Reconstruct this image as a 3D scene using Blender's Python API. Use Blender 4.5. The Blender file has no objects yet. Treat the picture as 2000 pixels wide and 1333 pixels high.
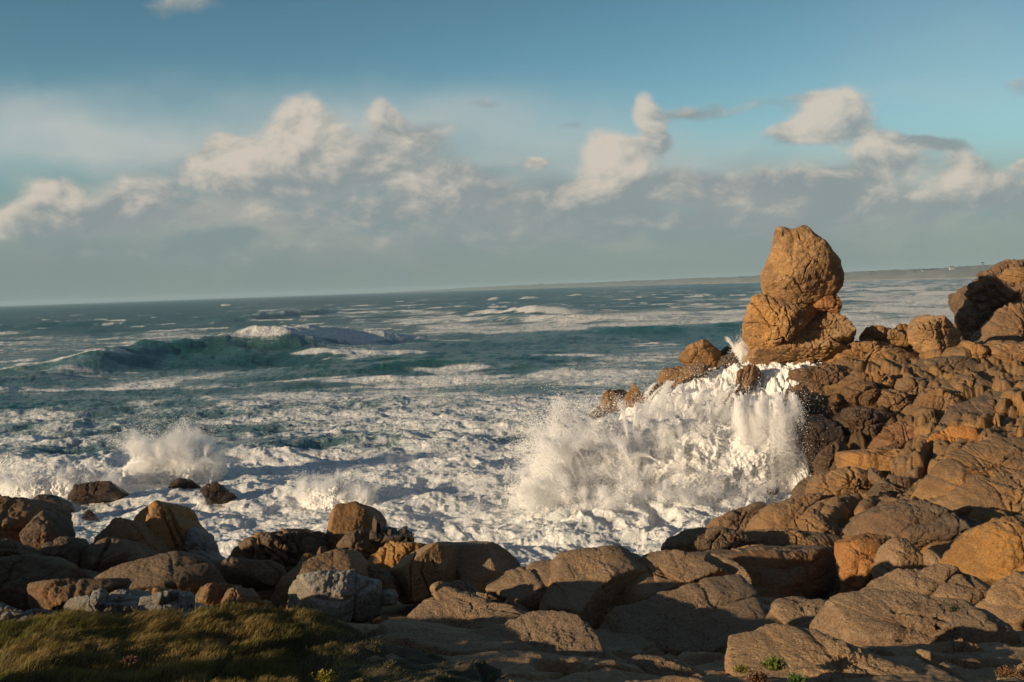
import bpy, bmesh, math, random
import numpy as np
from mathutils import Vector, Matrix
R = math.radians
S = bpy.context.scene
COL = S.collection

# ------------------------------------------------------------------ camera
CAM_H = 12.0
FPX = 1944.4                      # focal length in photo pixels (35 mm on a 36 mm, 2000 px wide frame)
PITCH, ROLL = R(-3.08), R(2.0)
cr, sr, cp, sp_ = math.cos(ROLL), math.sin(ROLL), math.cos(PITCH), math.sin(PITCH)
FWD = np.array([0, cp, sp_]); UP0 = np.array([0, -sp_, cp]); X0 = np.array([1., 0, 0])
RT = cr*X0 - sr*UP0
UPV = cr*UP0 + sr*X0
CAM = np.array([0, 0, CAM_H])
cam_d = bpy.data.cameras.new('camera'); cam = bpy.data.objects.new('camera', cam_d); COL.objects.link(cam)
cam_d.lens = 35; cam_d.sensor_width = 36; cam_d.clip_end = 60000; cam_d.clip_start = 0.1
m = Matrix(((RT[0], UPV[0], -FWD[0], CAM[0]), (RT[1], UPV[1], -FWD[1], CAM[1]), (RT[2], UPV[2], -FWD[2], CAM[2]), (0, 0, 0, 1)))
cam.matrix_world = m
S.camera = cam

# ------------------------------------------------------------------ exposure, sun, sky
S.view_settings.view_transform = 'Standard'; S.view_settings.look = 'None'
S.view_settings.exposure = 0.2; S.view_settings.gamma = 1
SUN_AZ, SUN_EL = -118.0, 11.5     # degrees from straight ahead, and above the horizon
sd = np.array([math.sin(R(SUN_AZ))*math.cos(R(SUN_EL)), math.cos(R(SUN_AZ))*math.cos(R(SUN_EL)), math.sin(R(SUN_EL))])
sl = bpy.data.lights.new('sun', 'SUN'); sl.energy = 5.0; sl.angle = R(0.5); sl.color = (1.0, 0.77, 0.50)
so = bpy.data.objects.new('sun', sl); COL.objects.link(so)
so.rotation_euler = Vector(sd).to_track_quat('Z', 'Y').to_euler(); so.location = (-40, -20, 40)

class NT:
    """small helper round a node tree"""
    def __init__(s, tree): s.t = tree; s.n = tree.nodes; s.l = tree.links
    def node(s, typ, **kw):
        n = s.n.new(typ)
        for k, v in kw.items():
            if k.startswith('i_'): s.put(n.inputs[int(k[2:]) if k[2:].isdigit() else k[2:].replace('_', ' ')], v)
            else: setattr(n, k, v)
        return n
    def put(s, sock, v):
        if isinstance(v, bpy.types.NodeSocket): s.l.new(v, sock)
        elif isinstance(v, bpy.types.Node): s.l.new(v.outputs[0], sock)
        else:
            if isinstance(v, (tuple, list)) and sock.type == 'RGBA' and len(v) == 3: v = (*v, 1)
            sock.default_value = v
    def math(s, op, a, b=0.0, c=None, clamp=False):
        n = s.n.new('ShaderNodeMath'); n.operation = op; n.use_clamp = clamp
        s.put(n.inputs[0], a); s.put(n.inputs[1], b)
        if c is not None: s.put(n.inputs[2], c)
        return n.outputs[0]
    def vmath(s, op, a, b=(0, 0, 0), scale=None):
        n = s.n.new('ShaderNodeVectorMath'); n.operation = op
        s.put(n.inputs[0], a); s.put(n.inputs[1], b)
        if scale is not None: s.put(n.inputs['Scale'], scale)
        return n.outputs['Value'] if op in ('DOT_PRODUCT', 'LENGTH', 'DISTANCE') else n.outputs[0]
    def mix(s, f, a, b, typ='MIX'):
        n = s.n.new('ShaderNodeMix'); n.data_type = 'RGBA'; n.blend_type = typ
        s.put(n.inputs['Factor'], f); s.put(n.inputs[6], a); s.put(n.inputs[7], b)
        return n.outputs[2]
    def noise(s, vec, scale=1.0, detail=4.0, rough=0.5, dist=0.0, dims='3D', out=0):
        n = s.n.new('ShaderNodeTexNoise'); n.noise_dimensions = dims
        s.put(n.inputs['Vector'], vec); s.put(n.inputs['Scale'], scale); s.put(n.inputs['Detail'], detail)
        s.put(n.inputs['Roughness'], rough); s.put(n.inputs['Distortion'], dist)
        return n.outputs[out]
    def remap(s, v, a, b, c=0.0, d=1.0, smooth=True):
        n = s.n.new('ShaderNodeMapRange'); n.interpolation_type = 'SMOOTHSTEP' if smooth else 'LINEAR'
        for k, x in zip(('Value', 'From Min', 'From Max', 'To Min', 'To Max'), (v, a, b, c, d)): s.put(n.inputs[k], x)
        return n.outputs[0]

# photo pixel -> world ray, world -> photo pixel
def ray(px, py):
    a = (np.asarray(px, float)-1000)/FPX; b = -(np.asarray(py, float)-666.5)/FPX
    return FWD + a[..., None]*RT + b[..., None]*UPV
def at(px, py, Y):
    d = ray(px, py); return CAM + d*(Y/d[..., 1])[..., None]
def sea_at(px, py, z=0.0):
    d = ray(px, py); return CAM + d*((z-CAM_H)/d[..., 2])[..., None]
def proj(P):
    Q = P-CAM; w = Q@FWD
    w = np.where(w < 0.3, 0.3, w)
    return 1000+FPX*(Q@RT)/w, 666.5-FPX*(Q@UPV)/w

# ------------------------------------------------------------------ world
W = bpy.data.worlds.new('World'); S.world = W; W.use_nodes = True
def build_world():
    t = NT(W.node_tree)
    t.n.clear()
    sky = t.node('ShaderNodeTexSky', sky_type='NISHITA', sun_disc=False, sun_elevation=R(SUN_EL), sun_rotation=R(SUN_AZ),
                 air_density=1.0, dust_density=0.6, ozone_density=2.5, altitude=10)
    tc = t.node('ShaderNodeTexCoord').outputs['Generated']
    d = t.vmath('NORMALIZE', tc)
    sx = t.node('ShaderNodeSeparateXYZ', i_0=d)
    x, y, z = sx.outputs
    ym = t.math('MAXIMUM', y, 0.05)
    U = t.math('DIVIDE', x, ym)           # azimuth tangent
    V = t.math('DIVIDE', z, ym)           # elevation tangent, 0 at horizon
    comb = t.node('ShaderNodeCombineXYZ', i_0=U, i_1=V, i_2=0.0).outputs[0]
    stretch = t.vmath('MULTIPLY', comb, (1.0, 1.5, 1.0))
    warp = t.node('ShaderNodeTexNoise'); t.put(warp.inputs['Vector'], stretch); warp.inputs['Scale'].default_value = 9; warp.inputs['Detail'].default_value = 6
    wv = t.vmath('SCALE', t.vmath('SUBTRACT', warp.outputs['Color'], (0.5, 0.5, 0.5)), scale=0.055)
    cw = t.vmath('ADD', comb, wv)
    cs = t.node('ShaderNodeSeparateXYZ', i_0=cw)
    cu, cv = cs.outputs[0], cs.outputs[1]
    # clouds of the day: bearing and height of the centre, half sizes (tangents), density, and how sunlit the flank is
    def UV(px, py):
        r_ = ray(px, py); return r_[0]/r_[1], r_[2]/r_[1]
    clouds = [(585, 235, 60, 60, 1.0, 1.0), (640, 300, 130, 75, .9, .75), (450, 325, 80, 60, 1.0, .8), (560, 345, 180, 52, .95, .55),
              (762, 218, 34, 36, .85, .9), (445, 268, 32, 18, .9, 1.), (820, 270, 80, 40, .5, .3), (95, 385, 65, 36, 1., .9), (25, 440, 55, 32, 1., .9),
              (260, 370, 80, 48, .8, .55), (170, 425, 170, 36, .75, .25), (810, 362, 60, 28, 1., .9), (900, 350, 130, 60, .6, .25),
              (1000, 410, 200, 44, .8, .05), (1195, 292, 62, 44, 1.1, 1.2), (1170, 365, 60, 50, .9, .9), (1270, 215, 30, 50, .95, .9), (1285, 270, 36, 34, .8, .7),
              (1050, 316, 20, 14, .9, .9), (1330, 365, 120, 48, .85, .2), (1130, 410, 130, 34, .8, .3), (1640, 230, 85, 52, 1.1, 1.), (1560, 262, 85, 24, .9, .75),
              (1730, 312, 80, 46, 1., .9), (1830, 275, 85, 15, .75, .0), (1340, 212, 60, 26, .6, .05), (1480, 205, 130, 20, .4, .2), (950, 217, 55, 14, .5, .05), (1105, 240, 45, 18, .5, .05),
              (1560, 365, 140, 46, .85, .15), (1500, 400, 120, 36, .8, .0), (1925, 370, 110, 44, .95, .75), (1890, 310, 50, 34, .7, .6), (1995, 318, 30, 14, 1., 1.2),
              (1760, 410, 260, 34, .7, .2), (700, 425, 320, 26, .6, .35), (1300, 440, 320, 20, .6, .2), (360, 5, 110, 34, .6, .5), (1990, 165, 60, 20, .5, .4),
              (330, 500, 500, 26, .4, .3), (900, 470, 400, 18, .45, .35)]
    dens = None; litw = None; litd = None
    for (px, py, a, b, k, lit) in clouds:
        u0, v0 = UV(px, py)
        du = t.math('MULTIPLY', t.math('SUBTRACT', cu, u0), FPX/a); dv = t.math('MULTIPLY', t.math('SUBTRACT', cv, v0), FPX/b)
        # base of a cloud is flatter than its top
        r2 = t.math('ADD', t.math('MULTIPLY', du, du), t.math('MULTIPLY', dv, dv))
        g = t.math('MULTIPLY', t.math('EXPONENT', t.math('MULTIPLY', r2, -1.15)), k*1.35)
        # lit towards upper left of each heap
        side = t.math('ADD', t.math('MULTIPLY', du, -0.30), t.math('MULTIPLY', dv, 0.34))
        lg = t.math('MULTIPLY', g, t.math('ADD', side, lit*0.72))
        dens = g if dens is None else t.math('ADD', dens, g)
        litd = lg if litd is None else t.math('ADD', litd, lg)
    n1 = t.noise(stretch, 16, 9, 0.58, 0.3)
    n1b = t.noise(t.vmath('ADD', stretch, (0.010, -0.014, 0.0)), 16, 9, 0.58, 0.3)
    n2 = t.noise(stretch, 5, 5, 0.5, 0.0)
    body = t.math('ADD', t.math('MULTIPLY', t.math('MINIMUM', dens, 1.3), 0.95), t.math('MULTIPLY', t.math('SUBTRACT', n1, 0.5), .95))
    cmask = t.math('MULTIPLY', t.remap(body, 0.32, 0.92), .94)
    lit = t.math('DIVIDE', litd, t.math('ADD', dens, 0.25))
    relief = t.math('MULTIPLY', t.math('SUBTRACT', n1, n1b), 2.2)
    litc = t.remap(t.math('ADD', lit, relief), -0.02, 0.85)
    # thin veils
    def band(px, py, a, b, k):
        u0, v0 = UV(px, py)
        du = t.math('MULTIPLY', t.math('SUBTRACT', cu, u0), FPX/a); dv = t.math('MULTIPLY', t.math('SUBTRACT', cv, v0), FPX/b)
        r2 = t.math('ADD', t.math('MULTIPLY', du, du), t.math('MULTIPLY', dv, dv))
        return t.math('MULTIPLY', t.math('EXPONENT', t.math('MULTIPLY', r2, -1.0)), k)
    veil = band(40, 255, 260, 62, .85)
    for b_ in [(330, 290, 330, 48, .8), (700, 235, 300, 60, .65), (1050, 290, 420, 90, .5), (500, 180, 120, 40, .25), (1500, 330, 500, 60, .42), (30, 190, 90, 30, .3), (1750, 190, 240, 30, .12), (1980, 130, 420, 190, .22)]:
        veil = t.math('ADD', veil, band(*b_))
    sheet = band(300, 400, 460, 66, .75)
    for b_ in [(800, 390, 420, 80, .8), (1350, 395, 420, 70, .85), (1850, 400, 320, 80, .75), (600, 320, 300, 80, .5), (900, 460, 700, 50, .5), (1500, 470, 500, 36, .4)]:
        sheet = t.math('ADD', sheet, band(*b_))
    ns = t.noise(t.vmath('MULTIPLY', comb, (1.0, 2.6, 1.0)), 7, 7, .58, .5)
    sheet = t.math('MULTIPLY', t.math('MINIMUM', sheet, 1.0), t.remap(ns, 0.25, 0.55, 0.45, 1.0))
    shc = t.mix(t.remap(t.noise(t.vmath('MULTIPLY', comb, (1.0, 2.2, 1.0)), 9, 8, .6, .4), .40, .62), (1.95, 2.45, 2.62), (3.5, 3.4, 3.15))
    veil = t.math('MULTIPLY', t.math('MINIMUM', veil, 1.0), t.remap(n2, 0.15, 0.75, 0.45, 1.0))
    low = t.remap(V, 0.165, 0.035)       # murky bank resting on the horizon
    low = t.math('MULTIPLY', low, t.remap(n2, 0.2, 0.8, 0.85, 1.0))
    # strengths in the sky's own physical units (background strength 0.1)
    skyc = t.mix(1.0, sky.outputs[0], (0.70, 0.92, 0.84), 'MULTIPLY')
    deep = t.mix(1.0, skyc, t.mix(t.remap(V, 0.1, 0.36), (1.25, 1.25, 1.25), (0.95, 0.95, 0.95)), 'MULTIPLY')
    base = t.mix(t.math('MULTIPLY', low, 0.93), deep, (1.85, 2.28, 2.36))
    c1 = t.mix(t.math('MULTIPLY', veil, 1.0), base, (4.5, 4.7, 4.45))
    c1 = t.mix(t.math('MULTIPLY', sheet, t.remap(V, 0.01, 0.10, 0.2, 0.85)), c1, shc)
    cc = t.mix(litc, (2.3, 2.65, 2.7), (5.6, 4.95, 4.15))
    fadec = t.remap(V, 0.0, 0.10, 0.15, 0.95)
    c2 = t.mix(t.math('MULTIPLY', cmask, fadec), c1, cc)
    front = t.remap(y, 0.05, 0.25)       # behind the viewer: sky dimmed and greyed to deepen the shadows
    c3 = t.mix(front, t.mix(0.5, t.mix(1.0, sky.outputs[0], (0.5, 0.5, 0.5), 'MULTIPLY'), (1.1, 1.25, 1.45)), c2)
    bg = t.node('ShaderNodeBackground', i_Color=c3, i_Strength=0.1)
    out = t.node('ShaderNodeOutputWorld'); t.l.new(bg.outputs[0], out.inputs[0])
build_world()

S.cycles.volume_bounces = 6; S.cycles.max_bounces = 14; S.cycles.diffuse_bounces = 9; S.cycles.transmission_bounces = 9
S.cycles.transparent_max_bounces = 12
S.cycles.volume_step_rate = 1.0; S.cycles.volume_preview_step_rate = 1.0
S.cycles.volume_max_steps = 256
try: S.cycles.use_denoising = True
except Exception: pass

# ------------------------------------------------------------------ noise in numpy
_rs = np.random.RandomState(7)
_P = np.concatenate([_rs.permutation(256)]*3).astype(np.int32)
_G = _rs.normal(size=(256, 3)).astype(np.float32); _G /= np.linalg.norm(_G, axis=1)[:, None]
def perlin(p, seed=0):
    p = np.asarray(p, np.float32)+seed*17.31
    i = np.floor(p).astype(np.int32); f = p-i; i &= 255
    u = f*f*f*(f*(f*6-15)+10)
    r = 0
    for dx in (0, 1):
        wx = u[:, 0] if dx else 1-u[:, 0]; a = _P[i[:, 0]+dx]
        for dy in (0, 1):
            wy = wx*(u[:, 1] if dy else 1-u[:, 1]); b = _P[a+((i[:, 1]+dy) & 255)]
            for dz in (0, 1):
                g = _G[_P[b+((i[:, 2]+dz) & 255)]]
                r = r+wy*(u[:, 2] if dz else 1-u[:, 2])*(g[:, 0]*(f[:, 0]-dx)+g[:, 1]*(f[:, 1]-dy)+g[:, 2]*(f[:, 2]-dz))
    return r*1.5
def fbm(p, o=4, gain=.5, lac=2.03, seed=0, ridge=False):
    s = 0; a = 1.; p = np.array(p, np.float32)
    for k in range(o):
        n = perlin(p, seed+k)
        s = s+a*((1-2*np.abs(n)) if ridge else n)
        p = p*lac; a *= gain
    return s
def worley2(x, y, seed=0):
    """F1, F2, cell random numbers (3) for points in the plane"""
    ix = np.floor(x).astype(np.int64); iy = np.floor(y).astype(np.int64)
    F1 = np.full(x.shape, 9., np.float32); F2 = F1.copy(); cid = np.zeros(x.shape, np.int64)
    ox = np.zeros(x.shape, np.float32); oy = ox.copy()
    for dx in (-1, 0, 1):
        for dy in (-1, 0, 1):
            cx = ix+dx; cy = iy+dy
            h = (cx*73856093 ^ cy*19349663 ^ (seed*83492791)) & 0xffffff
            h = (h*1103515245+12345) & 0x7fffffff
            rx = ((h >> 8) & 1023)/1023.; ry = ((h >> 18) & 1023)/1023.
            ex = (cx+0.1+.8*rx-x).astype(np.float32); ey = (cy+0.1+.8*ry-y).astype(np.float32)
            d = np.sqrt(ex*ex+ey*ey)
            n = d < F1
            F2 = np.where(n, F1, np.minimum(F2, d)); F1 = np.where(n, d, F1)
            cid = np.where(n, h, cid); ox = np.where(n, -ex, ox); oy = np.where(n, -ey, oy)
    r1 = ((cid*7919) & 1023)/1023.; r2 = ((cid*104729 >> 3) & 1023)/1023.; r3 = ((cid*15485863 >> 5) & 1023)/1023.
    return F1, F2, r1, r2, r3, ox, oy
def sstep(a, b, x):
    t_ = np.clip((x-a)/(b-a), 0, 1); return t_*t_*(3-2*t_)

# ------------------------------------------------------------------ mesh helpers
def mesh_obj(name, co, faces, mat=None, smooth=True, parent=None):
    me = bpy.data.meshes.new(name)
    co = np.asarray(co, np.float32); faces = np.asarray(faces, np.int32)
    k = faces.shape[1]
    me.vertices.add(len(co)); me.vertices.foreach_set('co', co.ravel())
    me.loops.add(faces.size); me.loops.foreach_set('vertex_index', faces.ravel())
    me.polygons.add(len(faces)); me.polygons.foreach_set('loop_start', np.arange(0, faces.size, k, dtype=np.int32))
    me.polygons.foreach_set('use_smooth', np.full(len(faces), smooth))
    me.update(calc_edges=True)
    if mat: me.materials.append(mat)
    o = bpy.data.objects.new(name, me); COL.objects.link(o)
    if parent: o.parent = parent
    return o
def attr(o, name, v):
    a = o.data.attributes.new(name, 'FLOAT', 'POINT'); a.data.foreach_set('value', np.asarray(v, np.float32))
def grid_faces(nr, nc, wrap=False):
    i = np.arange(nr-1)[:, None]; j = np.arange(nc if wrap else nc-1)[None, :]
    a = i*nc+j; b = i*nc+(j+1) % nc
    return np.stack([a, b, b+nc, a+nc], -1).reshape(-1, 4)
def tag(o, label=None, cat=None, group=None, kind=None):
    if label: o['label'] = label
    if cat: o['category'] = cat
    if group: o['group'] = group
    if kind: o['kind'] = kind
    return o
_ico = {}
def ico(l):
    if l not in _ico:
        bm = bmesh.new(); bmesh.ops.create_icosphere(bm, subdivisions=l, radius=1)
        _ico[l] = (np.array([v.co[:] for v in bm.verts], np.float32), np.array([[v.index for v in f.verts] for f in bm.faces], np.int32))
        bm.free()
    return _ico[l]
# ------------------------------------------------------------------ materials
def new_mat(name):
    m_ = bpy.data.materials.new(name); m_.use_nodes = True
    t = NT(m_.node_tree); b = t.n['Principled BSDF']
    return m_, t, b
def rock_mat(name, main, dark, pale, grey=(.2, .19, .17), grain=0.5, greyk=0.5, rough=.85, bump=1.0, scale=1.0, rust=(.33, .13, .035), rustk=.35):
    m_, t, b = new_mat(name)
    pos = t.node('ShaderNodeNewGeometry').outputs['Position']
    nrm = t.n['Geometry'].outputs['Normal'] if 'Geometry' in t.n else t.node('ShaderNodeNewGeometry').outputs['Normal']
    rnd = t.node('ShaderNodeObjectInfo').outputs['Random']
    off = t.node('ShaderNodeCombineXYZ', i_0=t.math('MULTIPLY', rnd, 7.0), i_1=rnd, i_2=t.math('MULTIPLY', rnd, 3.0)).outputs[0]
    p = t.vmath('ADD', pos, off)
    flat = t.vmath('MULTIPLY', p, (1.0, 1.0, 2.4))
    nL = t.noise(p, 0.45*scale, 5, .6, .6)
    nM = t.noise(flat, 1.7*scale, 8, .68, .8)
    nF = t.noise(p, 9*scale, 8, .72, .2)
    nG = t.noise(p, 32, 4, .75)
    c = t.mix(t.remap(nL, .38, .62), main, dark)
    c = t.mix(t.math('MULTIPLY', t.remap(nM, .50, .68), .75), c, pale)
    c = t.mix(t.math('MULTIPLY', t.remap(t.noise(p, 1.1, 6, .6, 1.0), .56, .72), rustk), c, rust)
    c = t.mix(t.math('MULTIPLY', t.remap(nF, .40, .66), .45), c, dark)
    # lichen, weathering and painted-in skylight grey on faces turned to the sky
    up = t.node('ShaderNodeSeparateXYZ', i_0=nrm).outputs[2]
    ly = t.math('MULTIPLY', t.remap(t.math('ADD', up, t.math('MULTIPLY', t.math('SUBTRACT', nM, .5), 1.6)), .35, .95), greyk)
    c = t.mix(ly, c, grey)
    # mineral grain
    sp = t.remap(nG, .42, .60)
    c = t.mix(t.math('MULTIPLY', sp, .35*grain+.12), c, t.mix(.5, pale, (.42, .36, .28)))
    sp2 = t.remap(t.noise(p, 19, 5, .8), .53, .66)
    c = t.mix(t.math('MULTIPLY', sp2, .30+.45*grain), c, t.mix(.8, dark, (.012, .01, .009)))
    # single tone shift for each rock
    hv = t.node('ShaderNodeHueSaturation', i_Saturation=t.math('ADD', .90, t.math('MULTIPLY', rnd, .2)), i_Value=t.math('ADD', .82, t.math('MULTIPLY', rnd, .36)), i_Color=c)
    c = hv.outputs[0]
    # wet band above the water
    z = t.node('ShaderNodeSeparateXYZ', i_0=pos).outputs[2]
    y = t.n[t.n[-1].name].outputs[1]
    wet = t.math('MULTIPLY', t.remap(t.math('ADD', z, t.math('MULTIPLY', nL, 3.0)), 4.6, 2.6), t.remap(y, 27, 32))
    sd3 = t.vmath('LENGTH', t.vmath('MULTIPLY', t.vmath('SUBTRACT', pos, (15.5, 53.5, 3.0)), (1.0, .8, 1.0)))
    wet = t.math('MAXIMUM', wet, t.remap(t.math('ADD', sd3, t.math('MULTIPLY', t.math('SUBTRACT', nM, .5), 5.0)), 6.5, 4.0))
    c = t.mix(t.math('MULTIPLY', wet, .62), c, t.mix(.6, dark, (.03, .02, .015)))
    t.put(b.inputs['Base Color'], c)
    t.put(b.inputs['Roughness'], t.math('SUBTRACT', rough, t.math('MULTIPLY', wet, .5)))
    b.inputs['Specular IOR Level'].default_value = .3
    h = t.math('ADD', t.math('MULTIPLY', nM, .10/scale), t.math('ADD', t.math('MULTIPLY', nF, .055), t.math('MULTIPLY', nG, .010+.022*grain)))
    vo = t.node('ShaderNodeTexVoronoi', feature='DISTANCE_TO_EDGE'); t.put(vo.inputs['Vector'], t.vmath('ADD', flat, t.vmath('SCALE', t.vmath('SUBTRACT', t.noise(p, 2.2, 4, .6, 0, out=1), (.5, .5, .5)), scale=.9)))
    vo.inputs['Scale'].default_value = 1.5*scale
    h = t.math('ADD', h, t.math('MULTIPLY', t.remap(vo.outputs['Distance'], 0.0, .02), .008))
    bp = t.node('ShaderNodeBump', i_Height=h, i_Strength=min(1.0, .85*bump), i_Distance=1.0)
    t.put(b.inputs['Normal'], bp.outputs[0])
    return m_
M = {}
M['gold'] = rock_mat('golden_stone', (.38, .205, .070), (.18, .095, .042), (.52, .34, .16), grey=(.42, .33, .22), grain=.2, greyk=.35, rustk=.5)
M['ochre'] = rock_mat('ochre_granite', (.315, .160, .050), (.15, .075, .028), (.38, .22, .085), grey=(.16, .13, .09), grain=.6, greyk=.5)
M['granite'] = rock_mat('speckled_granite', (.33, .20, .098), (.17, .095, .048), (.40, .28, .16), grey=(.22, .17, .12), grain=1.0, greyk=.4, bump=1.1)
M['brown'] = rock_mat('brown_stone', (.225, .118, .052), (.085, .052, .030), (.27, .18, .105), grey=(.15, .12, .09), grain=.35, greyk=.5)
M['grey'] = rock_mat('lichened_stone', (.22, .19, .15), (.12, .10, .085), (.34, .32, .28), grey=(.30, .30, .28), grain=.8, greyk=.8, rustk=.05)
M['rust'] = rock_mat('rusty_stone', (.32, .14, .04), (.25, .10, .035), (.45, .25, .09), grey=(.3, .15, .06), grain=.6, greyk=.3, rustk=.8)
M['dark'] = rock_mat('wet_or_shaded_stone', (.10, .065, .042), (.05, .035, .027), (.16, .11, .075), grey=(.09, .08, .07), grain=.3, greyk=.5, rough=.5, rustk=.1)

# ------------------------------------------------------------------ the lie of the land
CP = []
def cpx(*rows):
    for (px, py, Y) in rows: CP.append(at(px, py, Y))
cpx((0,1345,10.5),(500,1345,10.3),(1000,1350,10.0),(1500,1352,10.),(2000,1352,9.6),
    (0,1232,12.2),(300,1212,12.8),(560,1208,13),(760,1235,13),(100,1200,16),(300,1195,16.5),(450,1200,15),
    (50,1160,20),(400,1150,21),(550,1140,22),(700,1140,23),(880,1170,20.5),(540,1118,24),(460,1122,24),(620,1122,23.5),(522,1096,26),(440,1098,26),(600,1096,26),
    (940,1165,19.5),(1100,1150,20.5),(1250,1120,22.5),(1400,1140,23),(1480,1150,22),(1200,1215,16),(1480,1245,14.5),(1300,1300,12),
    (1500,1180,26.5),(1350,1075,29.5),(1600,1085,30),(1750,1072,30),(1900,1110,24),(2000,1155,20),(1800,1190,18),(1650,1255,14),
    (1500,1035,37),(1600,1015,38),(1800,1010,34),(1990,995,31),(1600,960,46),(1560,995,46),(1750,940,42),(1950,910,38),
    (1620,870,53),(1750,868,49),(1950,828,46),(1650,806,56),(1800,786,54),(1980,746,54),(1590,765,58),(1600,708,62),(1750,700,61),(1900,700,60),(1680,710,63),(1772,690,61),(1740,684,62),(1800,692,60.5),
    (1470,705,64),(1400,728,64),(1300,768,64),(1210,806,63),(1300,860,58),(1400,815,60),(1500,790,59),(1500,905,54),(2000,700,62),(2000,660,68))
for p_ in [(0,0,10.3),(0,5,9.2),(-6,4,9.4),(6,4,9.2),(0,-20,12),(-15,-10,11),(15,-10,11),(-14,10,8.6),(12,8,8.4),(-20,20,6.6),(22,16,7.6),(-14,24,5.2),(-24,30,.5),
           (-15,31,-1.),(-10,32,-1.2),(-5,31.5,-1.),(0,30,-.6),(3,30.5,-.8),(5.5,33,-1.),(7,38,-1.2),(9.5,42,-1.2),(11.5,46,-1.),(13,50,-1.2),(8,52,-2),(4,50,-2.4),(0,45,-2.4),
           (9,57,-1.6),(6,66,-2.2),(3,60,-2.5),(12,72,-2.),(20,76,-2.),(28,76,-1.5),(36,80,0),(-30,45,-2.5),(-10,45,-2.5),(-40,60,-3),(0,80,-4),(25,95,-5),(45,100,-3),(60,90,4),(-38,20,.5),
           (38,70,7.),(46,72,9.5),(50,60,9.5),(34,40,8),(44,30,10),(30,22,8.6),(40,5,11),(60,40,13),(70,70,12),(27,30,6.2),(-60,20,-2),(-60,60,-4),(-85,40,-5),(-55,0,2),(-40,40,-3.5),(-85,0,-3)]: CP.append(np.array(p_, float))
CP = np.array(CP)
_e = 1.2
_D = np.sqrt(((CP[:, None, :2]-CP[None, :, :2])**2).sum(-1)+_e*_e)
_A = np.block([[-_D+np.eye(len(CP))*0.5, np.c_[np.ones(len(CP)), CP[:, :2]]], [np.c_[np.ones(len(CP)), CP[:, :2]].T, np.zeros((3, 3))]])
_W = np.linalg.solve(_A, np.r_[CP[:, 2], 0, 0, 0])
def ground0(x, y):
    x = np.atleast_1d(np.asarray(x, float)); y = np.atleast_1d(np.asarray(y, float)); out = np.empty(len(x))
    for s in range(0, len(x), 40000):
        xx = x[s:s+40000]; yy = y[s:s+40000]
        d = -np.sqrt((xx[:, None]-CP[None, :, 0])**2+(yy[:, None]-CP[None, :, 1])**2+_e*_e)
        out[s:s+40000] = d@_W[:len(CP)]+_W[-3]+_W[-2]*xx+_W[-1]*yy
    return out
_JN = np.array([[.93, .28, -.24], [-.34, .91, .22], [.14, -.20, .97]]); _JN /= np.linalg.norm(_JN, axis=1)[:, None]
def jointed(P, sp, seed=0, ratio=(1., 1.6, .6), warp=.22):
    """blocks bounded by three sets of joints: height offset of each block, its own tilt, distance to the nearest joint (m)"""
    wv = np.stack([fbm(P*(.45/sp), 3, .5, seed=300+seed+7*k) for k in range(3)], -1)*warp
    ce = []; ed = np.full(len(P), 9.); ti = 0
    for k in range(3):
        c = (P@_JN[k])/(sp*ratio[k])+wv[:, k]+seed*1.7
        if k == 0 and ce == []: pass
        if k != 2 and ce: c = c+((ce[0]*0.618) % 1)      # joints of one set stop at those of the other
        i = np.floor(c); f = c-i; ce.append(i); ed = np.minimum(ed, np.minimum(f, 1-f)*sp*ratio[k])
        hk = (np.sin(i*127.1+ce[0]*311.7+k*74.7)*43758.5453) % 1
        ti = ti+(f-.5)*(hk-.5)
    h = (np.sin(ce[0]*12.9898+ce[1]*78.233+ce[2]*37.719+seed)*43758.5453) % 1
    return h-.5, ti, ed
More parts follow.
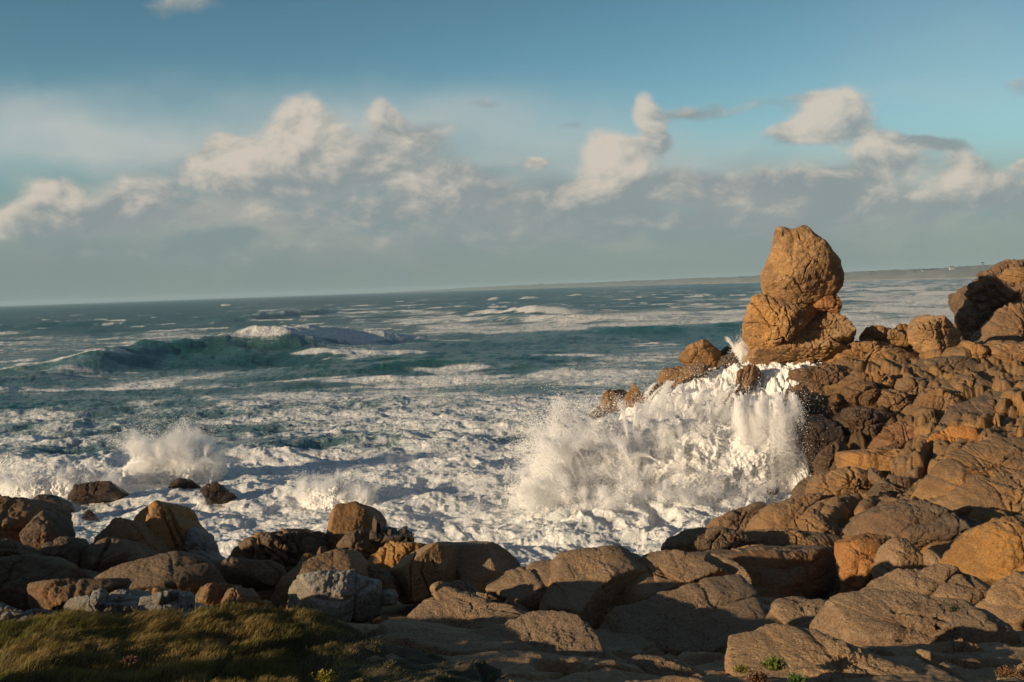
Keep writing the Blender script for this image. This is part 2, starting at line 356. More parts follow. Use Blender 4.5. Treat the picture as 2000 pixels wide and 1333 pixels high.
def ground(x, y):
    z = ground0(x, y)
    x = np.atleast_1d(x); y = np.atleast_1d(y)
    r = np.sqrt(x*x+y*y)
    z = z-.38*sstep(12.5, 16, y)*sstep(60, 40, y)
    z = z-.10*sstep(-1.5, 1.5, x+.25*(y-10))*sstep(8.5, 10.5, y)*sstep(26, 18, y)
    z = np.where(r > 88, z-(r-88)*.5, z); z = np.maximum(z, -6)
    P = np.stack([x, y, np.zeros_like(x)], -1)
    right = sstep(-.35, 1.0, (x-(.20*y+1.5))/4)*sstep(24, 30, y)       # the jointed far headland
    # joints: skewed, elongated cells with steps between them
    a = R(32); u = x*math.cos(a)+y*math.sin(a); v = -x*math.sin(a)+y*math.cos(a)
    wx = fbm(P*.35, 3, seed=3)*.9; wy = fbm(P*.35, 3, seed=9)*.9
    F1, F2, r1, r2, r3, ox, oy = worley2(u/3.4+wx*.35, v/1.5+wy*.5, 1)
    e = F2-F1
    blk = (r1-.5)*1.25+(ox*(r2-.5)*1.3+oy*(r3-.2)*1.3)-.55*np.exp(-(e/.07)**2)
    G1, G2, q1, q2, q3, px_, py_ = worley2(u/1.15+wx*.5+5, v/.55+wy*.7, 2)
    e2 = G2-G1
    blk2 = (q1-.5)*.34+(px_*(q2-.5)+py_*(q3-.3))*.35-.20*np.exp(-(e2/.10)**2)
    n = fbm(P*.8, 5, .5, seed=21)
    Pz = np.stack([x, y, z], -1)
    j1, t1, e1 = jointed(Pz, 1.7, 1); j2, t2, e2 = jointed(Pz, .62, 2)
    z = z+right*(blk*.45+.55*j1+.5*t1-.30*np.exp(-(e1/.07)**2)+.12*j2+.10*t2-.10*np.exp(-(e2/.045)**2)+.48)+(.10+.02*right)*n
    near = (1-right)*sstep(-30, 5, y)
    H1, H2, h1, h2, h3, hx, hy = worley2(u/4.0+wx*.5+9, v/2.4+wy*.6, 5)
    z = z+near*((h1-.5)*.35+(hx*(h2-.5)+hy*(h3-.5))*.3-.25*np.exp(-((H2-H1)/.06)**2))*sstep(2, 9, r)
    j3, t3, e3 = jointed(Pz, 2.4, 4); z = z+near*sstep(8, 10, y)*sstep(-.8, .8, x-.3*(y-12))*(.13*j3+.20*t3-.14*np.exp(-(e3/.04)**2)+.03*fbm(P*2.5, 4, .55, seed=33))
    # unseen rock ridges added left of the picture, crests shaped to shade the foreground
    s_ = -.47*x+.88*y; t_ = .88*x+.47*y
    zr = np.interp(s_, [8.6, 9.0, 10, 11.0, 11.5, 13.6, 14.0, 15, 16, 17.1, 17.6, 19, 20.4, 20.9, 22, 23.5, 24.5], [-20, 10.1, 10.4, 10.2, -20, -20, 8.6, 8.7, 8.6, 8.8, 8.0, 8.15, 8.0, 8.6, 8.7, 8.4, -20])
    zr = zr+.10*np.sin(s_*5)+.06*np.sin(s_*11)
    wd = np.exp(-((t_+np.where(s_ < 12.5, 8.6, 6.0))/1.4)**4)
    z = z+np.maximum(zr-z, 0)*wd
    return z
def polar(az, rr):
    A, RR = np.meshgrid(az, rr)
    return (np.sin(A)*RR).ravel(), (np.cos(A)*RR).ravel()
az_f = np.concatenate([np.linspace(R(-180), R(-36), 60, endpoint=False), np.linspace(R(-36), R(-29), 30, endpoint=False),
                       np.linspace(R(-29), R(31), 1000, endpoint=False), np.linspace(R(31), R(42), 60, endpoint=False), np.linspace(R(42), R(180), 60, endpoint=False)])
rr_f = np.concatenate([np.linspace(.5, 8.5, 30, endpoint=False), 1/np.linspace(1/8.5, 1/24, 260, endpoint=False), 1/np.linspace(1/24, 1/95, 420), [100, 120]])
gx, gy = polar(az_f, rr_f)
gz = ground(gx, gy)
bed = mesh_obj('rocky_headland', np.stack([gx, gy, gz], -1), grid_faces(len(rr_f), len(az_f), True), M['ochre'])
bed.data.materials.append(M['granite'])
fi = grid_faces(len(rr_f), len(az_f), True)[:, 0]
bed.data.polygons.foreach_set('material_index', ((gy[fi]+1.2*np.sin(gx[fi]*2.1)+.8*np.sin(gx[fi]*5.3+gy[fi]*3)) < 25.5).astype(np.int32))
tag(bed, kind='structure')

# ------------------------------------------------------------------ the sea
def build_water_mat():
    m_, t, b = new_mat('sea_water')
    pos = t.node('ShaderNodeNewGeometry').outputs['Position']
    cov = t.node('ShaderNodeAttribute', attribute_name='foam').outputs['Fac']
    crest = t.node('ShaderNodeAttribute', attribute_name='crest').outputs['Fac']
    dist = t.vmath('LENGTH', pos)
    flat = t.vmath('MULTIPLY', pos, (1., 1., .6))
    wp = t.vmath('SCALE', t.vmath('SUBTRACT', t.noise(flat, .22, 4, .6, out=1), (.5, .5, .5)), scale=5.0)
    q = t.vmath('ADD', flat, wp)
    far = t.remap(dist, 60, 220)
    # lacy foam close by, wind streaks further out
    n1 = t.noise(t.vmath('MULTIPLY', q, (.75, 1.15, 1.)), .34, 10, .68, 1.1)
    rid = t.math('SUBTRACT', 1.0, t.math('MULTIPLY', t.math('ABSOLUTE', t.math('SUBTRACT', t.noise(q, .9, 7, .62, .6), .5)), 6.0), clamp=True)
    st = t.noise(t.vmath('MULTIPLY', q, (.11, .45, .4)), 1.0, 10, .72, .3)
    lace = t.math('ADD', t.math('MULTIPLY', n1, .72), t.math('MULTIPLY', rid, .20))
    pat = t.node('ShaderNodeMix', data_type='FLOAT', i_0=far, i_2=lace, i_3=st).outputs[0]
    thr = t.math('SUBTRACT', .93, t.math('MULTIPLY', cov, t.math('SUBTRACT', .86, t.math('MULTIPLY', far, -.09))))
    f = t.remap(pat, t.math('SUBTRACT', thr, .10), t.math('ADD', thr, .13))
    f = t.math('MULTIPLY', f, t.remap(cov, 0.0, .12))
    wc = t.mix(t.remap(crest, 0.0, 1.0), (.020, .082, .083), (.026, .110, .100))  # paler teal on crests: glow of light through them put into the colour
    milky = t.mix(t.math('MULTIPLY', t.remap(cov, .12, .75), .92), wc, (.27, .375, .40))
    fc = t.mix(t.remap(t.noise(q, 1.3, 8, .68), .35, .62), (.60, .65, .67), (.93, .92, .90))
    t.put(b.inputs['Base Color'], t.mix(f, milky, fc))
    t.put(b.inputs['Roughness'], t.math('ADD', t.math('ADD', .16, t.math('MULTIPLY', t.remap(dist, 50, 500), .18)), t.math('MULTIPLY', f, .6), clamp=True))
    b.inputs['IOR'].default_value = 1.33
    t.put(b.inputs['Specular IOR Level'], t.math('SUBTRACT', .5, t.math('MULTIPLY', f, .42)))
    rip = t.noise(t.vmath('MULTIPLY', q, (.8, 1.5, 1.)), 1.2, 8, .62, .4)
    h = t.math('ADD', t.math('MULTIPLY', rip, t.math('ADD', .40, t.math('MULTIPLY', far, .9))), t.math('MULTIPLY', t.math('MULTIPLY', f, t.noise(q, 2.2, 9, .72)), .36))
    bp = t.node('ShaderNodeBump', i_Height=h, i_Strength=.75, i_Distance=1.0)
    t.put(b.inputs['Normal'], bp.outputs[0])
    return m_
M['water'] = build_water_mat()
# how much foam lies on the water, read off the photograph point by point
FO = [(0,605,.05),(300,600,.06),(600,590,.08),(1000,575,.15),(1400,565,.22),(1700,560,.4),(1950,555,.4),
      (0,630,.10),(200,640,.08),(450,625,.12),(580,600,.30),(800,597,.2),(1000,590,.2),(1250,580,.25),(1700,590,.45),
      (100,670,.42),(330,670,.45),(500,662,.30),(0,700,.35),(150,700,.12),(300,700,.05),(450,700,.10),(560,665,.22),(640,670,.45),(700,668,.55),
      (760,650,.30),(850,607,.35),(700,607,.3),(900,640,.5),(1100,628,.5),(1300,622,.6),(1430,615,.55),(1000,615,.18),(1200,600,.2),(1400,600,.3),
      (1750,640,.65),(1850,610,.5),(1700,620,.5),(1700,660,.65),
      (900,665,.12),(1100,665,.12),(1300,655,.12),(1430,645,.15),(700,700,.12),(900,700,.08),(1150,695,.12),(1350,690,.4),(800,720,.12),(1000,715,.15),(1200,708,.42),(1420,665,.12),
      (0,745,.30),(120,760,.34),(250,755,.40),(400,745,.34),(550,740,.28),(0,800,.12),(200,805,.2),(350,800,.25),(100,820,.42),(0,850,.42),(450,775,.45),(600,770,.5),(750,765,.5),
      (950,745,.40),(1100,735,.45),(1250,735,.5),(900,780,.5),(1100,780,.5),(1050,760,.3),(1150,810,.55),(300,795,.55),(450,790,.5),
      (500,835,.36),(300,840,.30),(650,840,.5),(850,850,.55),(1000,850,.5),(60,900,.35),(200,880,.4),(550,870,.25),(700,865,.35),
      (100,945,.65),(300,940,.75),(500,910,.75),(700,910,.7),(900,900,.62),(1000,940,.66),(200,1000,.62),(100,1010,.6),(400,1000,.76),(600,980,.85),(800,960,.78),(1000,1000,.78),
      (500,1050,.66),(620,1040,.72),(900,1020,.78),(1100,1030,.8),(1250,1040,.8),(1400,1000,.9),(1300,950,.95),(1500,980,.9),(1050,1090,.52),(1200,1070,.6),(1000,1060,.55),(450,1080,.5),(200,1050,.55),(150,1080,.5)]
FOa = np.array(FO, float)
FOw = sea_at(FOa[:, 0], FOa[:, 1])
def cover(x, y):
    # distance weighting in bearing / log range, so that bands keep their run along the shore
    X = np.stack([np.arctan2(x, y)*3.2, 1000/np.maximum(y, 20)*.55], -1)
    C = np.stack([np.arctan2(FOw[:, 0], FOw[:, 1])*3.2, 1000/FOw[:, 1]*.55], -1)
    out = np.empty(len(x))
    for s in range(0, len(x), 60000):
        d2 = (X[s:s+60000, None, 0]-C[None, :, 0])**2+((X[s:s+60000, None, 1]-C[None, :, 1])*.42)**2
        w = 1/(d2*14+.012)**2
        out[s:s+60000] = (w@FOa[:, 2])/w.sum(1)
    return out
# breakers: crest line from a to b (where its foot meets the water), height, front and back width, where it is broken, whitewater amount
WV = [((-120,765),(230,712),2.2,8,16,.12),((120,722),(480,690),2.3,8,18,.05),((400,705),(580,676),2.6,8,16,.25),((500,688),(712,668),3.4,8,15,1.3),
      ((-40,655),(30,652),2.6,6,14,1.),((0,640),(260,632),2.4,9,20,.15),((430,630),(620,612),3.4,9,22,.35),((560,606),(640,603),2.6,8,16,.2),
      ((860,602),(915,600),3.6,8,18,1.),((985,612),(1120,612),3.6,9,18,.9),((880,626),(1250,622),2.2,8,22,.05),((770,590),(815,588),2.6,8,16,1.),
      ((960,586),(1080,584),3.0,10,20,.7),((1100,578),(1140,577),3.6,10,20,1.),((1200,588),(1260,585),2.6,9,20,.9),((1240,580),(1310,578),3.2,9,20,.9),
      ((1630,590),(1665,588),2.6,7,16,1.),((1700,566),(1840,562),2.6,9,20,.9),((1800,575),(1900,572),2.2,8,18,.9),((1740,600),(1860,590),1.6,8,18,.7),
      ((650,612),(880,610),1.4,8,16,.55),((410,600),(445,598),2.8,8,14,1.),((1340,570),(1390,568),2.6,8,16,.8),((1120,655),(1450,640),2.0,8,20,.02),
      ((600,690),(1000,695),1.5,7,16,0.),((650,720),(1150,712),1.2,6,14,0.),((0,800),(340,790),1.2,5,10,.1),((240,810),(560,792),.8,4,8,.4),
      ((380,885),(620,868),1.5,2.6,5,.2),((0,885),(200,905),.9,3,5,.3),((620,950),(760,930),.9,2,4,.8),((880,860),(1100,840),.9,3,6,.3)]
def sea_z(x, y):
    P = np.stack([x, y, np.zeros_like(x)], -1)
    r = np.sqrt(x*x+y*y)
    z = np.zeros_like(x); brk = np.zeros_like(x); cr_ = np.zeros_like(x)
    wob = fbm(P*.03, 3, seed=40); wob2 = fbm(P*.12, 4, seed=44)
    for (a, b, H, wf, wb, k) in WV:
        A = sea_at(*a)[:2]; B = sea_at(*b)[:2]
        L = np.linalg.norm(B-A); d = (B-A)/L; n = np.array([d[1], -d[0]])
        if n[1] > 0: n = -n                         # n points to the viewer's shore
        sx = (x-A[0])*d[0]+(y-A[1])*d[1]; sy = (x-A[0])*n[0]+(y-A[1])*n[1]+wob*7+wob2*1.4-wf*.9
        end = 1/(1+np.exp(-(sx+.06*L)/(.13*L+4)))/(1+np.exp(-(1.06*L-sx)/(.13*L+4)))
        prof = np.where(sy > 0, np.exp(-(sy/wf)**2), np.exp(-(np.abs(sy)/wb)**1.5))
        h = H*end*prof*(1+.25*wob2)
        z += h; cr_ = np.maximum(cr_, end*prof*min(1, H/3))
        bk = end*k*np.where(sy > 0, np.exp(-(sy/(wf*.95))**4), np.exp(-(np.abs(sy)/(wb*.35))**2))
        brk = np.maximum(brk, bk)
    amp = sstep(40, 140, y)
    for (lam, an, a0, k) in [(70,-12,.5,1),(47,9,.42,2),(31,-22,.30,3),(19,15,.2,4),(11,-8,.12,5),(6.5,25,.07,6)]:
        kk = 2*math.pi/lam; ph = perlin(P/(lam*2.2), 50+k)*5
        mod = .6+.8*perlin(P/(lam*3.5), 60+k)
        s = np.sin((x*math.sin(R(an))+y*math.cos(R(an)))*kk+ph)
        s = 2*((s+1)/2)**1.5-1
        z += a0*s*mod*amp*(1 if lam > 15 else sstep(2500, 600, r))
    near = sstep(150, 60, y)
    n1 = fbm(P*.16+wob2[:, None]*.3, 6, .44, seed=70)
    n2 = fbm(np.stack([x*.30+wob2, y*.30-wob2, x*0], -1), 6, .55, seed=80, ridge=True)
    zz = near*(.60*n1+.15*(n2-.6)+.07*fbm(P*1.3, 3, .6, seed=86))
    z += zz+sstep(900, 150, y)*.20*fbm(P*np.array([.28,.5,1]), 5, .6, seed=90)
    # boiling water where it piles against the rocks
    bx, by = 10.0, 50.0
    boil = np.exp(-(((x-bx)/8)**2+((y-by)/7)**2))
    z += boil*(.5+.8*(n2-.5)*.6)
    z += brk*np.where(r > 130, .55*fbm(P*.13, 4, .5, seed=95), .45*fbm(P*.8, 4, .55, seed=96))
    return z, brk, cr_, n1, n2, near, boil
def build_sea():
    az = np.concatenate([np.linspace(R(-70), R(-33), 60, endpoint=False), np.linspace(R(-33), R(33), 1150, endpoint=False), np.linspace(R(33), R(70), 60)])
    rr = np.concatenate([[14, 20], 1/np.linspace(1/26, 1/700, 900, endpoint=False), np.geomspace(700, 14000, 60)])
    A, RR = np.meshgrid(az, rr); RR = RR
    x = (np.tan(A)*RR).ravel() if False else (np.sin(A)*RR).ravel(); y = (np.cos(A)*RR).ravel()
    z, brk, cr_, n1, n2, near, boil = sea_z(x, y)
    c = cover(x, y)
    P = np.stack([x, y, x*0], -1)
    big = fbm(P*.022, 4, .5, seed=101)
    big2 = fbm(P*np.array([.05, .12, 1]), 5, .55, seed=103)
    c = c+.16*big+.17*big2*sstep(.08, .3, c)+near*(.10*n1+.14*(n2-.6))
    caps = fbm(P*np.array([.030, .075, 1]), 5, .58, seed=111)
    c = c+sstep(.34, .80, caps)*.5*sstep(90, 160, np.hypot(x, y))*(1-.85*sstep(500, 1800, np.hypot(x, y)))+.05*sstep(90, 200, y)
    c = np.clip(np.maximum(c, brk*1.45)+boil*.5, 0, 1.3)
    o = mesh_obj('sea', np.stack([x, y, z], -1), grid_faces(len(rr), len(az)), M['water'])
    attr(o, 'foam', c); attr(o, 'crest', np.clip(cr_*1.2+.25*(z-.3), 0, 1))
    tag(o, kind='structure')
build_sea()
# far water out to the horizon on every side is the same sheet; beyond it a sea floor catches nothing
# ------------------------------------------------------------------ far coast
def build_coast():
    m_, t, b = new_mat('hazed_heath')
    pos = t.node('ShaderNodeNewGeometry').outputs['Position']
    n = t.noise(pos, .012, 8, .65)
    t.put(b.inputs['Base Color'], t.mix(t.remap(n, .4, .6), (.19, .21, .21), (.23, .24, .23))); b.inputs['Roughness'].default_value = .95  # heath greyed and paled, distance haze put into the colour
    keys = [(700, 11500, 14), (850, 9500, 22), (1000, 7200, 30), (1200, 5200, 27), (1450, 3300, 25), (1650, 2350, 23), (1850, 1900, 24), (2100, 1600, 26), (2500, 1350, 30), (3000, 1200, 32)]
    px = np.linspace(700, 3000, 700)
    Y = np.interp(px, [k[0] for k in keys], [k[1] for k in keys]); H = np.interp(px, [k[0] for k in keys], [k[2] for k in keys])
    X = (px-1000)/FPX*Y
    q = np.stack([px*.02, px*0, px*0], -1)
    H = H*(1+.10*fbm(q, 3, .5, seed=5)+.025*fbm(q*4, 3, .5, seed=6))*np.clip((px-700)/200, 0, 1)
    prof = [(-.02, -2), (0, .3), (.012, 2.2), (.03, .35), (.08, .62), (.16, .9), (.3, 1.), (.5, .8), (.8, .2), (1., -.1)]
    co = []
    for k, (d, h) in enumerate(prof):
        yy = Y*(1+.9*d)+fbm(np.stack([px*.05, px*0+k*3, px*0], -1), 3, seed=11)*Y*.0006
        hz = np.full_like(px, h) if k < 2 else (np.minimum(h, H) if k == 2 else H*h*(1+.05*fbm(np.stack([px*.08, px*0+k*5, px*0], -1), 3, seed=15)))
        co.append(np.stack([X*yy/Y, yy, hz], -1))
    co = np.concatenate(co)
    o = mesh_obj('distant_coast', co, grid_faces(len(prof), len(px)), m_); tag(o, kind='structure')
    ms, ts, bs = new_mat('pale_sand'); bs.inputs['Base Color'].default_value = (.55, .48, .38, 1); bs.inputs['Roughness'].default_value = .9
    co = []
    for f, h in ((-.012, -.4), (0., .9), (.01, 1.6)):
        co.append(np.stack([X*(1+f), Y*(1+f)-6, np.full_like(px, h)], -1))
    sel = np.concatenate(co)
    o = mesh_obj('distant_beach', sel, grid_faces(3, len(px)), ms); tag(o, kind='structure')
    # houses on the coast
    mw, tw, bw = new_mat('white_render'); bw.inputs['Base Color'].default_value = (.42, .42, .41, 1)
    mr, tr, br = new_mat('slate_roof'); br.inputs['Base Color'].default_value = (.10, .11, .13, 1)
    md, td, bd_ = new_mat('dark_glass'); bd_.inputs['Base Color'].default_value = (.03, .04, .05, 1)
    def house(px_, size, h, label, cat='house', lift=.5):
        Yh = float(np.interp(px_, [k[0] for k in keys], [k[1] for k in keys]))*1.10
        Hh = float(np.interp(px_, [k[0] for k in keys], [k[2] for k in keys]))*lift
        e = bpy.data.objects.new('house' if cat == 'house' else 'tower', None); COL.objects.link(e)
        e.location = ((px_-1000)/FPX*Yh, Yh, Hh); tag(e, label, cat, 'buildings on the far coast')
        w, d = size; w *= .75; d *= .75; h *= .75
        if cat == 'house':
            v = [(-w, -d, -4), (w, -d, -4), (w, d, -4), (-w, d, -4), (-w, -d, h), (w, -d, h), (w, d, h), (-w, d, h)]
            mesh_obj('wall', v, [(0, 1, 5, 4), (1, 2, 6, 5), (2, 3, 7, 6), (3, 0, 4, 7)], mw, False, e)
            k = h+d*.8
            v = [(-w-.4, -d-.4, h+.01), (w+.4, -d-.4, h+.01), (w+.4, d+.4, h+.01), (-w-.4, d+.4, h+.01), (-w-.4, 0, k), (w+.4, 0, k)]
            mesh_obj('roof', v, [(0, 1, 5, 4), (2, 3, 4, 5), (3, 0, 4, 4), (1, 2, 5, 5)], mr, False, e)
            for wx in np.linspace(-w*.7, w*.7, 4):
                v = [(wx-.6, -d-.05, 1), (wx+.6, -d-.05, 1), (wx+.6, -d-.05, 2.6), (wx-.6, -d-.05, 2.6), (wx-.6, -d+.1, 1), (wx+.6, -d+.1, 1), (wx+.6, -d+.1, 2.6), (wx-.6, -d+.1, 2.6)]
                mesh_obj('window', v, [(0, 1, 2, 3), (0, 4, 5, 1), (1, 5, 6, 2), (2, 6, 7, 3), (3, 7, 4, 0)], md, False, e)
        else:
            a = np.linspace(0, 2*math.pi, 17)[:-1]; co_ = []
            for rad, zz in ((1.0, -4), (.8, 6), (.8, 9), (1.9, 10), (2.0, 13), (.3, 14.2)):
                co_.append(np.stack([np.cos(a)*rad*w, np.sin(a)*rad*w, np.full(16, zz*h/14)], -1))
            mesh_obj('shaft', np.concatenate(co_), grid_faces(6, 16, True), mr, True, e)
    house(1815, (16, 6), 7, 'long white building with a dark roof just behind the far beach')
    house(1790, (7, 5), 5, 'small white house left of the long white building on the far coast')
    house(1862, (6, 4), 5, 'lone white house at the foot of the rise near the dark cliff', lift=.75)
    house(1705, (8, 5), 5, 'white house on the far coast just right of the balanced boulder', lift=.6)
    house(1745, (6, 4), 4, 'low white house halfway between the balanced boulder and the dark cliff', lift=.55)
    house(1450, (12, 7), 7, 'white house on the far coast just left of the balanced boulder', lift=.5)
    house(1240, (18, 9), 9, 'white house alone on the hazy coast above the middle of the bay', lift=.5)
    house(1060, (22, 12), 12, 'faint white house furthest away on the hazy coast', lift=.5)
    house(1922, (2.2, 2), 9, 'slim dark tower on the skyline above the dark cliff', 'tower', lift=.95)
build_coast()
# ------------------------------------------------------------------ sea air
def build_haze():
    bm = bmesh.new(); bmesh.ops.create_cube(bm, size=1)
    me = bpy.data.meshes.new('haze'); bm.to_mesh(me); bm.free()
    o = bpy.data.objects.new('haze', me); COL.objects.link(o); o.scale = (36000, 32000, 68); o.location = (0, 1000, 27)
    m_ = bpy.data.materials.new('sea_air'); m_.use_nodes = True; t = NT(m_.node_tree); t.n.clear()
    v = t.node('ShaderNodeVolumePrincipled'); v.inputs['Color'].default_value = (.55, .78, .95, 1); v.inputs['Density'].default_value = HAZE; v.inputs['Anisotropy'].default_value = .0
    out = t.node('ShaderNodeOutputMaterial'); t.l.new(v.outputs[0], out.inputs['Volume'])
    me.materials.append(m_); tag(o, kind='stuff')
HAZE = 7.5e-5
build_haze()
# ------------------------------------------------------------------ rocks
FACE = (-.22, -.90, .34); SLAB = (-.12, -.42, .90); BANK = (-.22, -.66, .70)
_seed = [100]
def rock(label, poly, Y, d=(1.0, 1.2), n=FACE, mat='ochre', lvl=6, p=5.0, nf=10, amp=1.0, cracks=(), cw=3.0, joints=2, strata=None, pil=0.0, cat='rock', name='rock', group=None, k=(.72, .95), facets=(), seed=None, grow=1.05, crease=.4, js=(1.2, .12)):
    """A stone with the given outline as seen from the viewpoint, standing Y metres out; n is the way its broad face looks,
    d its half thickness before and behind that outline. Facets, joints and wear are cut into it afterwards."""
    _seed[0] += 1; sd_ = seed or _seed[0]; rs = np.random.RandomState(sd_)
    P2 = np.array(poly, float)
    a = P2; b = np.roll(P2, -1, 0); cr2 = a[:, 0]*b[:, 1]-b[:, 0]*a[:, 1]; A = cr2.sum()/2
    c = ((a+b)*cr2[:, None]).sum(0)/(6*A)
    C = at(c[0], c[1], Y)
    w = np.array(n, float); w /= np.linalg.norm(w)
    r_ = ray(P2[:, 0], P2[:, 1])
    hit = CAM+r_*(((C-CAM)@w)/(r_@w))[:, None]
    u = np.cross(UPV, w); u /= np.linalg.norm(u); v = np.cross(w, u)
    q = np.stack([(hit-C)@u, (hit-C)@v], -1)
    # outline radius by bearing
    nt = 360; th = np.linspace(0, 2*np.pi, nt, endpoint=False); RR = np.zeros(nt)
    ex, ey = np.cos(th), np.sin(th)
    for i in range(len(q)):
        A_, B_ = q[i], q[(i+1) % len(q)]; e = B_-A_
        den = ex*e[1]-ey*e[0]; den = np.where(np.abs(den) < 1e-9, 1e-9, den)
        t_ = (A_[0]*e[1]-A_[1]*e[0])/den; s_ = (A_[0]*ey-A_[1]*ex)/den
        ok = (t_ > 0) & (s_ >= -1e-6) & (s_ <= 1+1e-6)
        RR = np.where(ok, np.maximum(RR, t_), RR)
    RR = np.where(RR <= 0, np.median(RR), RR)
    ker = np.array([1, 2, 3, 2, 1.]); ker /= ker.sum(); RR = sum(np.roll(RR, s-2)*ker[s] for s in range(5))
    RR *= grow
    V, F = ico(lvl)
    V = V.astype(float)
    size = RR.mean()
    rho = np.hypot(V[:, 0], V[:, 1]); tt = (np.arctan2(V[:, 1], V[:, 0]) % (2*np.pi))/(2*np.pi)*nt
    i0 = tt.astype(int) % nt; f = tt-np.floor(tt); Rd = RR[i0]*(1-f)+RR[(i0+1) % nt]*f
    D = np.where(V[:, 2] > 0, d[0], d[1])
    p = min(p*3.6, 30.)
    acc = (rho/Rd)**p + (np.abs(V[:, 2])/D)**p
    ru = np.abs(q[:, 0]).max(); rv = np.abs(q[:, 1]).max()
    fl = list(facets)
    for _ in range(nf):
        fl.append((rs.uniform(-.9, .9), rs.uniform(-.75, .9), rs.uniform(.35, 1.0), rs.uniform(*k)))
    for (fx, fy, fz, kk) in fl:
        nn = np.array([fx, fy, fz]); nn /= np.linalg.norm(nn)
        sup = math.sqrt((ru*nn[0])**2+(rv*nn[1])**2+(d[0]*nn[2])**2)*kk
        acc = acc+np.maximum(V@nn/sup, 0)**p
    r = acc**(-1/p)
    r = np.minimum(r, np.sqrt((Rd/np.maximum(rho, 1e-4))**2+0)) if False else r
    L = V*r[:, None]
    Wd = C+L[:, :1]*u+L[:, 1:2]*v+L[:, 2:]*w          # in the world
    dirw = V[:, :1]*u+V[:, 1:2]*v+V[:, 2:]*w
    o = rs.uniform(0, 50, 3)
    s1 = 1.1/max(size, .15)
    disp = .034*size*fbm((Wd+o)*s1, 3, .5, seed=1)
    disp -= .034*size*(fbm((Wd+o)*s1*1.7, 4, .5, seed=4, ridge=True)-.9)
    vv = np.abs(fbm((Wd+o)*s1*3.1, 2, .5, seed=17)); disp -= .05*crease*size*np.exp(-(vv/.05)**2)
    disp += .028*min(size, 1.2)*fbm((Wd+o)*(s1*6), 4, .6, seed=6)
    disp += np.clip(.006*Y/20, .004, .02)*fbm((Wd+o)*min(9., 260/Y), 3, .6, seed=8)
    for _ in range(joints):
        nn = rs.normal(size=3); nn /= np.linalg.norm(nn)
        of = rs.uniform(-.45, .45)*size
        dd = (Wd-C)@nn-of+.16*size*fbm((Wd+o)*s1*1.6, 3, seed=12)
        wd = max(.018*size, .0011*Y)
        disp -= min(.11*size, .22)*np.exp(-(dd/wd)**2)
        disp += rs.uniform(-.5, .5)*.07*size*np.tanh(dd/wd)
    if strata:
        (sx, sy, sz, fr, am) = strata
        nn = np.array([sx, sy, sz], float); nn /= np.linalg.norm(nn)
        ph = ((Wd-C)@nn)*fr+1.0*fbm((Wd+o)*.9, 4, .55, seed=14)*1.1
        saw = np.abs((ph % 1)-.5)*2
        lay = np.floor(ph); rr_ = (np.sin(lay*12.9898+sd_)*43758.5453) % 1
        disp += am*((rr_-.5)*1.2-np.exp(-((1-saw)/.16)**2)*.9)
    disp *= amp
    if js[1]:
        sp_, ja = js
        j1, t1, e1 = jointed(Wd, sp_, 1); j2, t2, e2 = jointed(Wd, sp_*.38, 2)
        disp += ja*(j1+1.1*t1)+ja*.22*(j2+t2)-ja*.65*np.exp(-(e1/max(.035*sp_, .0011*Y))**2)-ja*.2*np.exp(-(e2/max(.022*sp_, .0009*Y))**2)
    # keep the outline where the photograph has it
    edge = np.clip(1.15-np.abs(V[:, 2])*2.2, 0, 1)
    disp = disp*(1-.45*edge)
    if len(cracks):
        px, py = proj(Wd); dm = np.full(len(px), 1e9)
        wob = cw*(2.2*fbm((Wd+o)*2.2, 5, .65, seed=31))
        for cr__ in cracks:
            for (xa, ya), (xb, yb) in zip(cr__[:-1], cr__[1:]):
                ex_, ey_ = xb-xa, yb-ya; l2 = ex_*ex_+ey_*ey_+1e-9
                t_ = np.clip(((px-xa)*ex_+(py-ya)*ey_)/l2, 0, 1)
                dm = np.minimum(dm, np.hypot(px-xa-t_*ex_, py-ya-t_*ey_)+wob*.4)
        dep = min(.16*size, .012*Y+.05)
        disp = disp-dep*np.exp(-(dm/(cw*(.55+.5*np.abs(fbm((Wd+o)*4, 2, seed=33)))))**2)*(((CAM-Wd)*dirw).sum(1) > -.1*size)
    Wd = Wd+dirw*disp[:, None]
    base = Wd.mean(0); base[2] = Wd[:, 2].min()
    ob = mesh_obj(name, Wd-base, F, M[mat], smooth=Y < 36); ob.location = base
    tag(ob, label, cat, group, 'thing')
    return ob
G1 = 'boulders of the shaded pile on the left'; G2 = 'stones of the boulder row above the grass'
G3 = 'blocks of the jointed headland'; G4 = 'pieces of the balanced rock stack'; G5 = 'foreground granite slabs'; G6 = 'rocks of the spray ridge'; G7 = 'rocks awash in the surf'
def B(*a, **k): return rock(*a, **k)
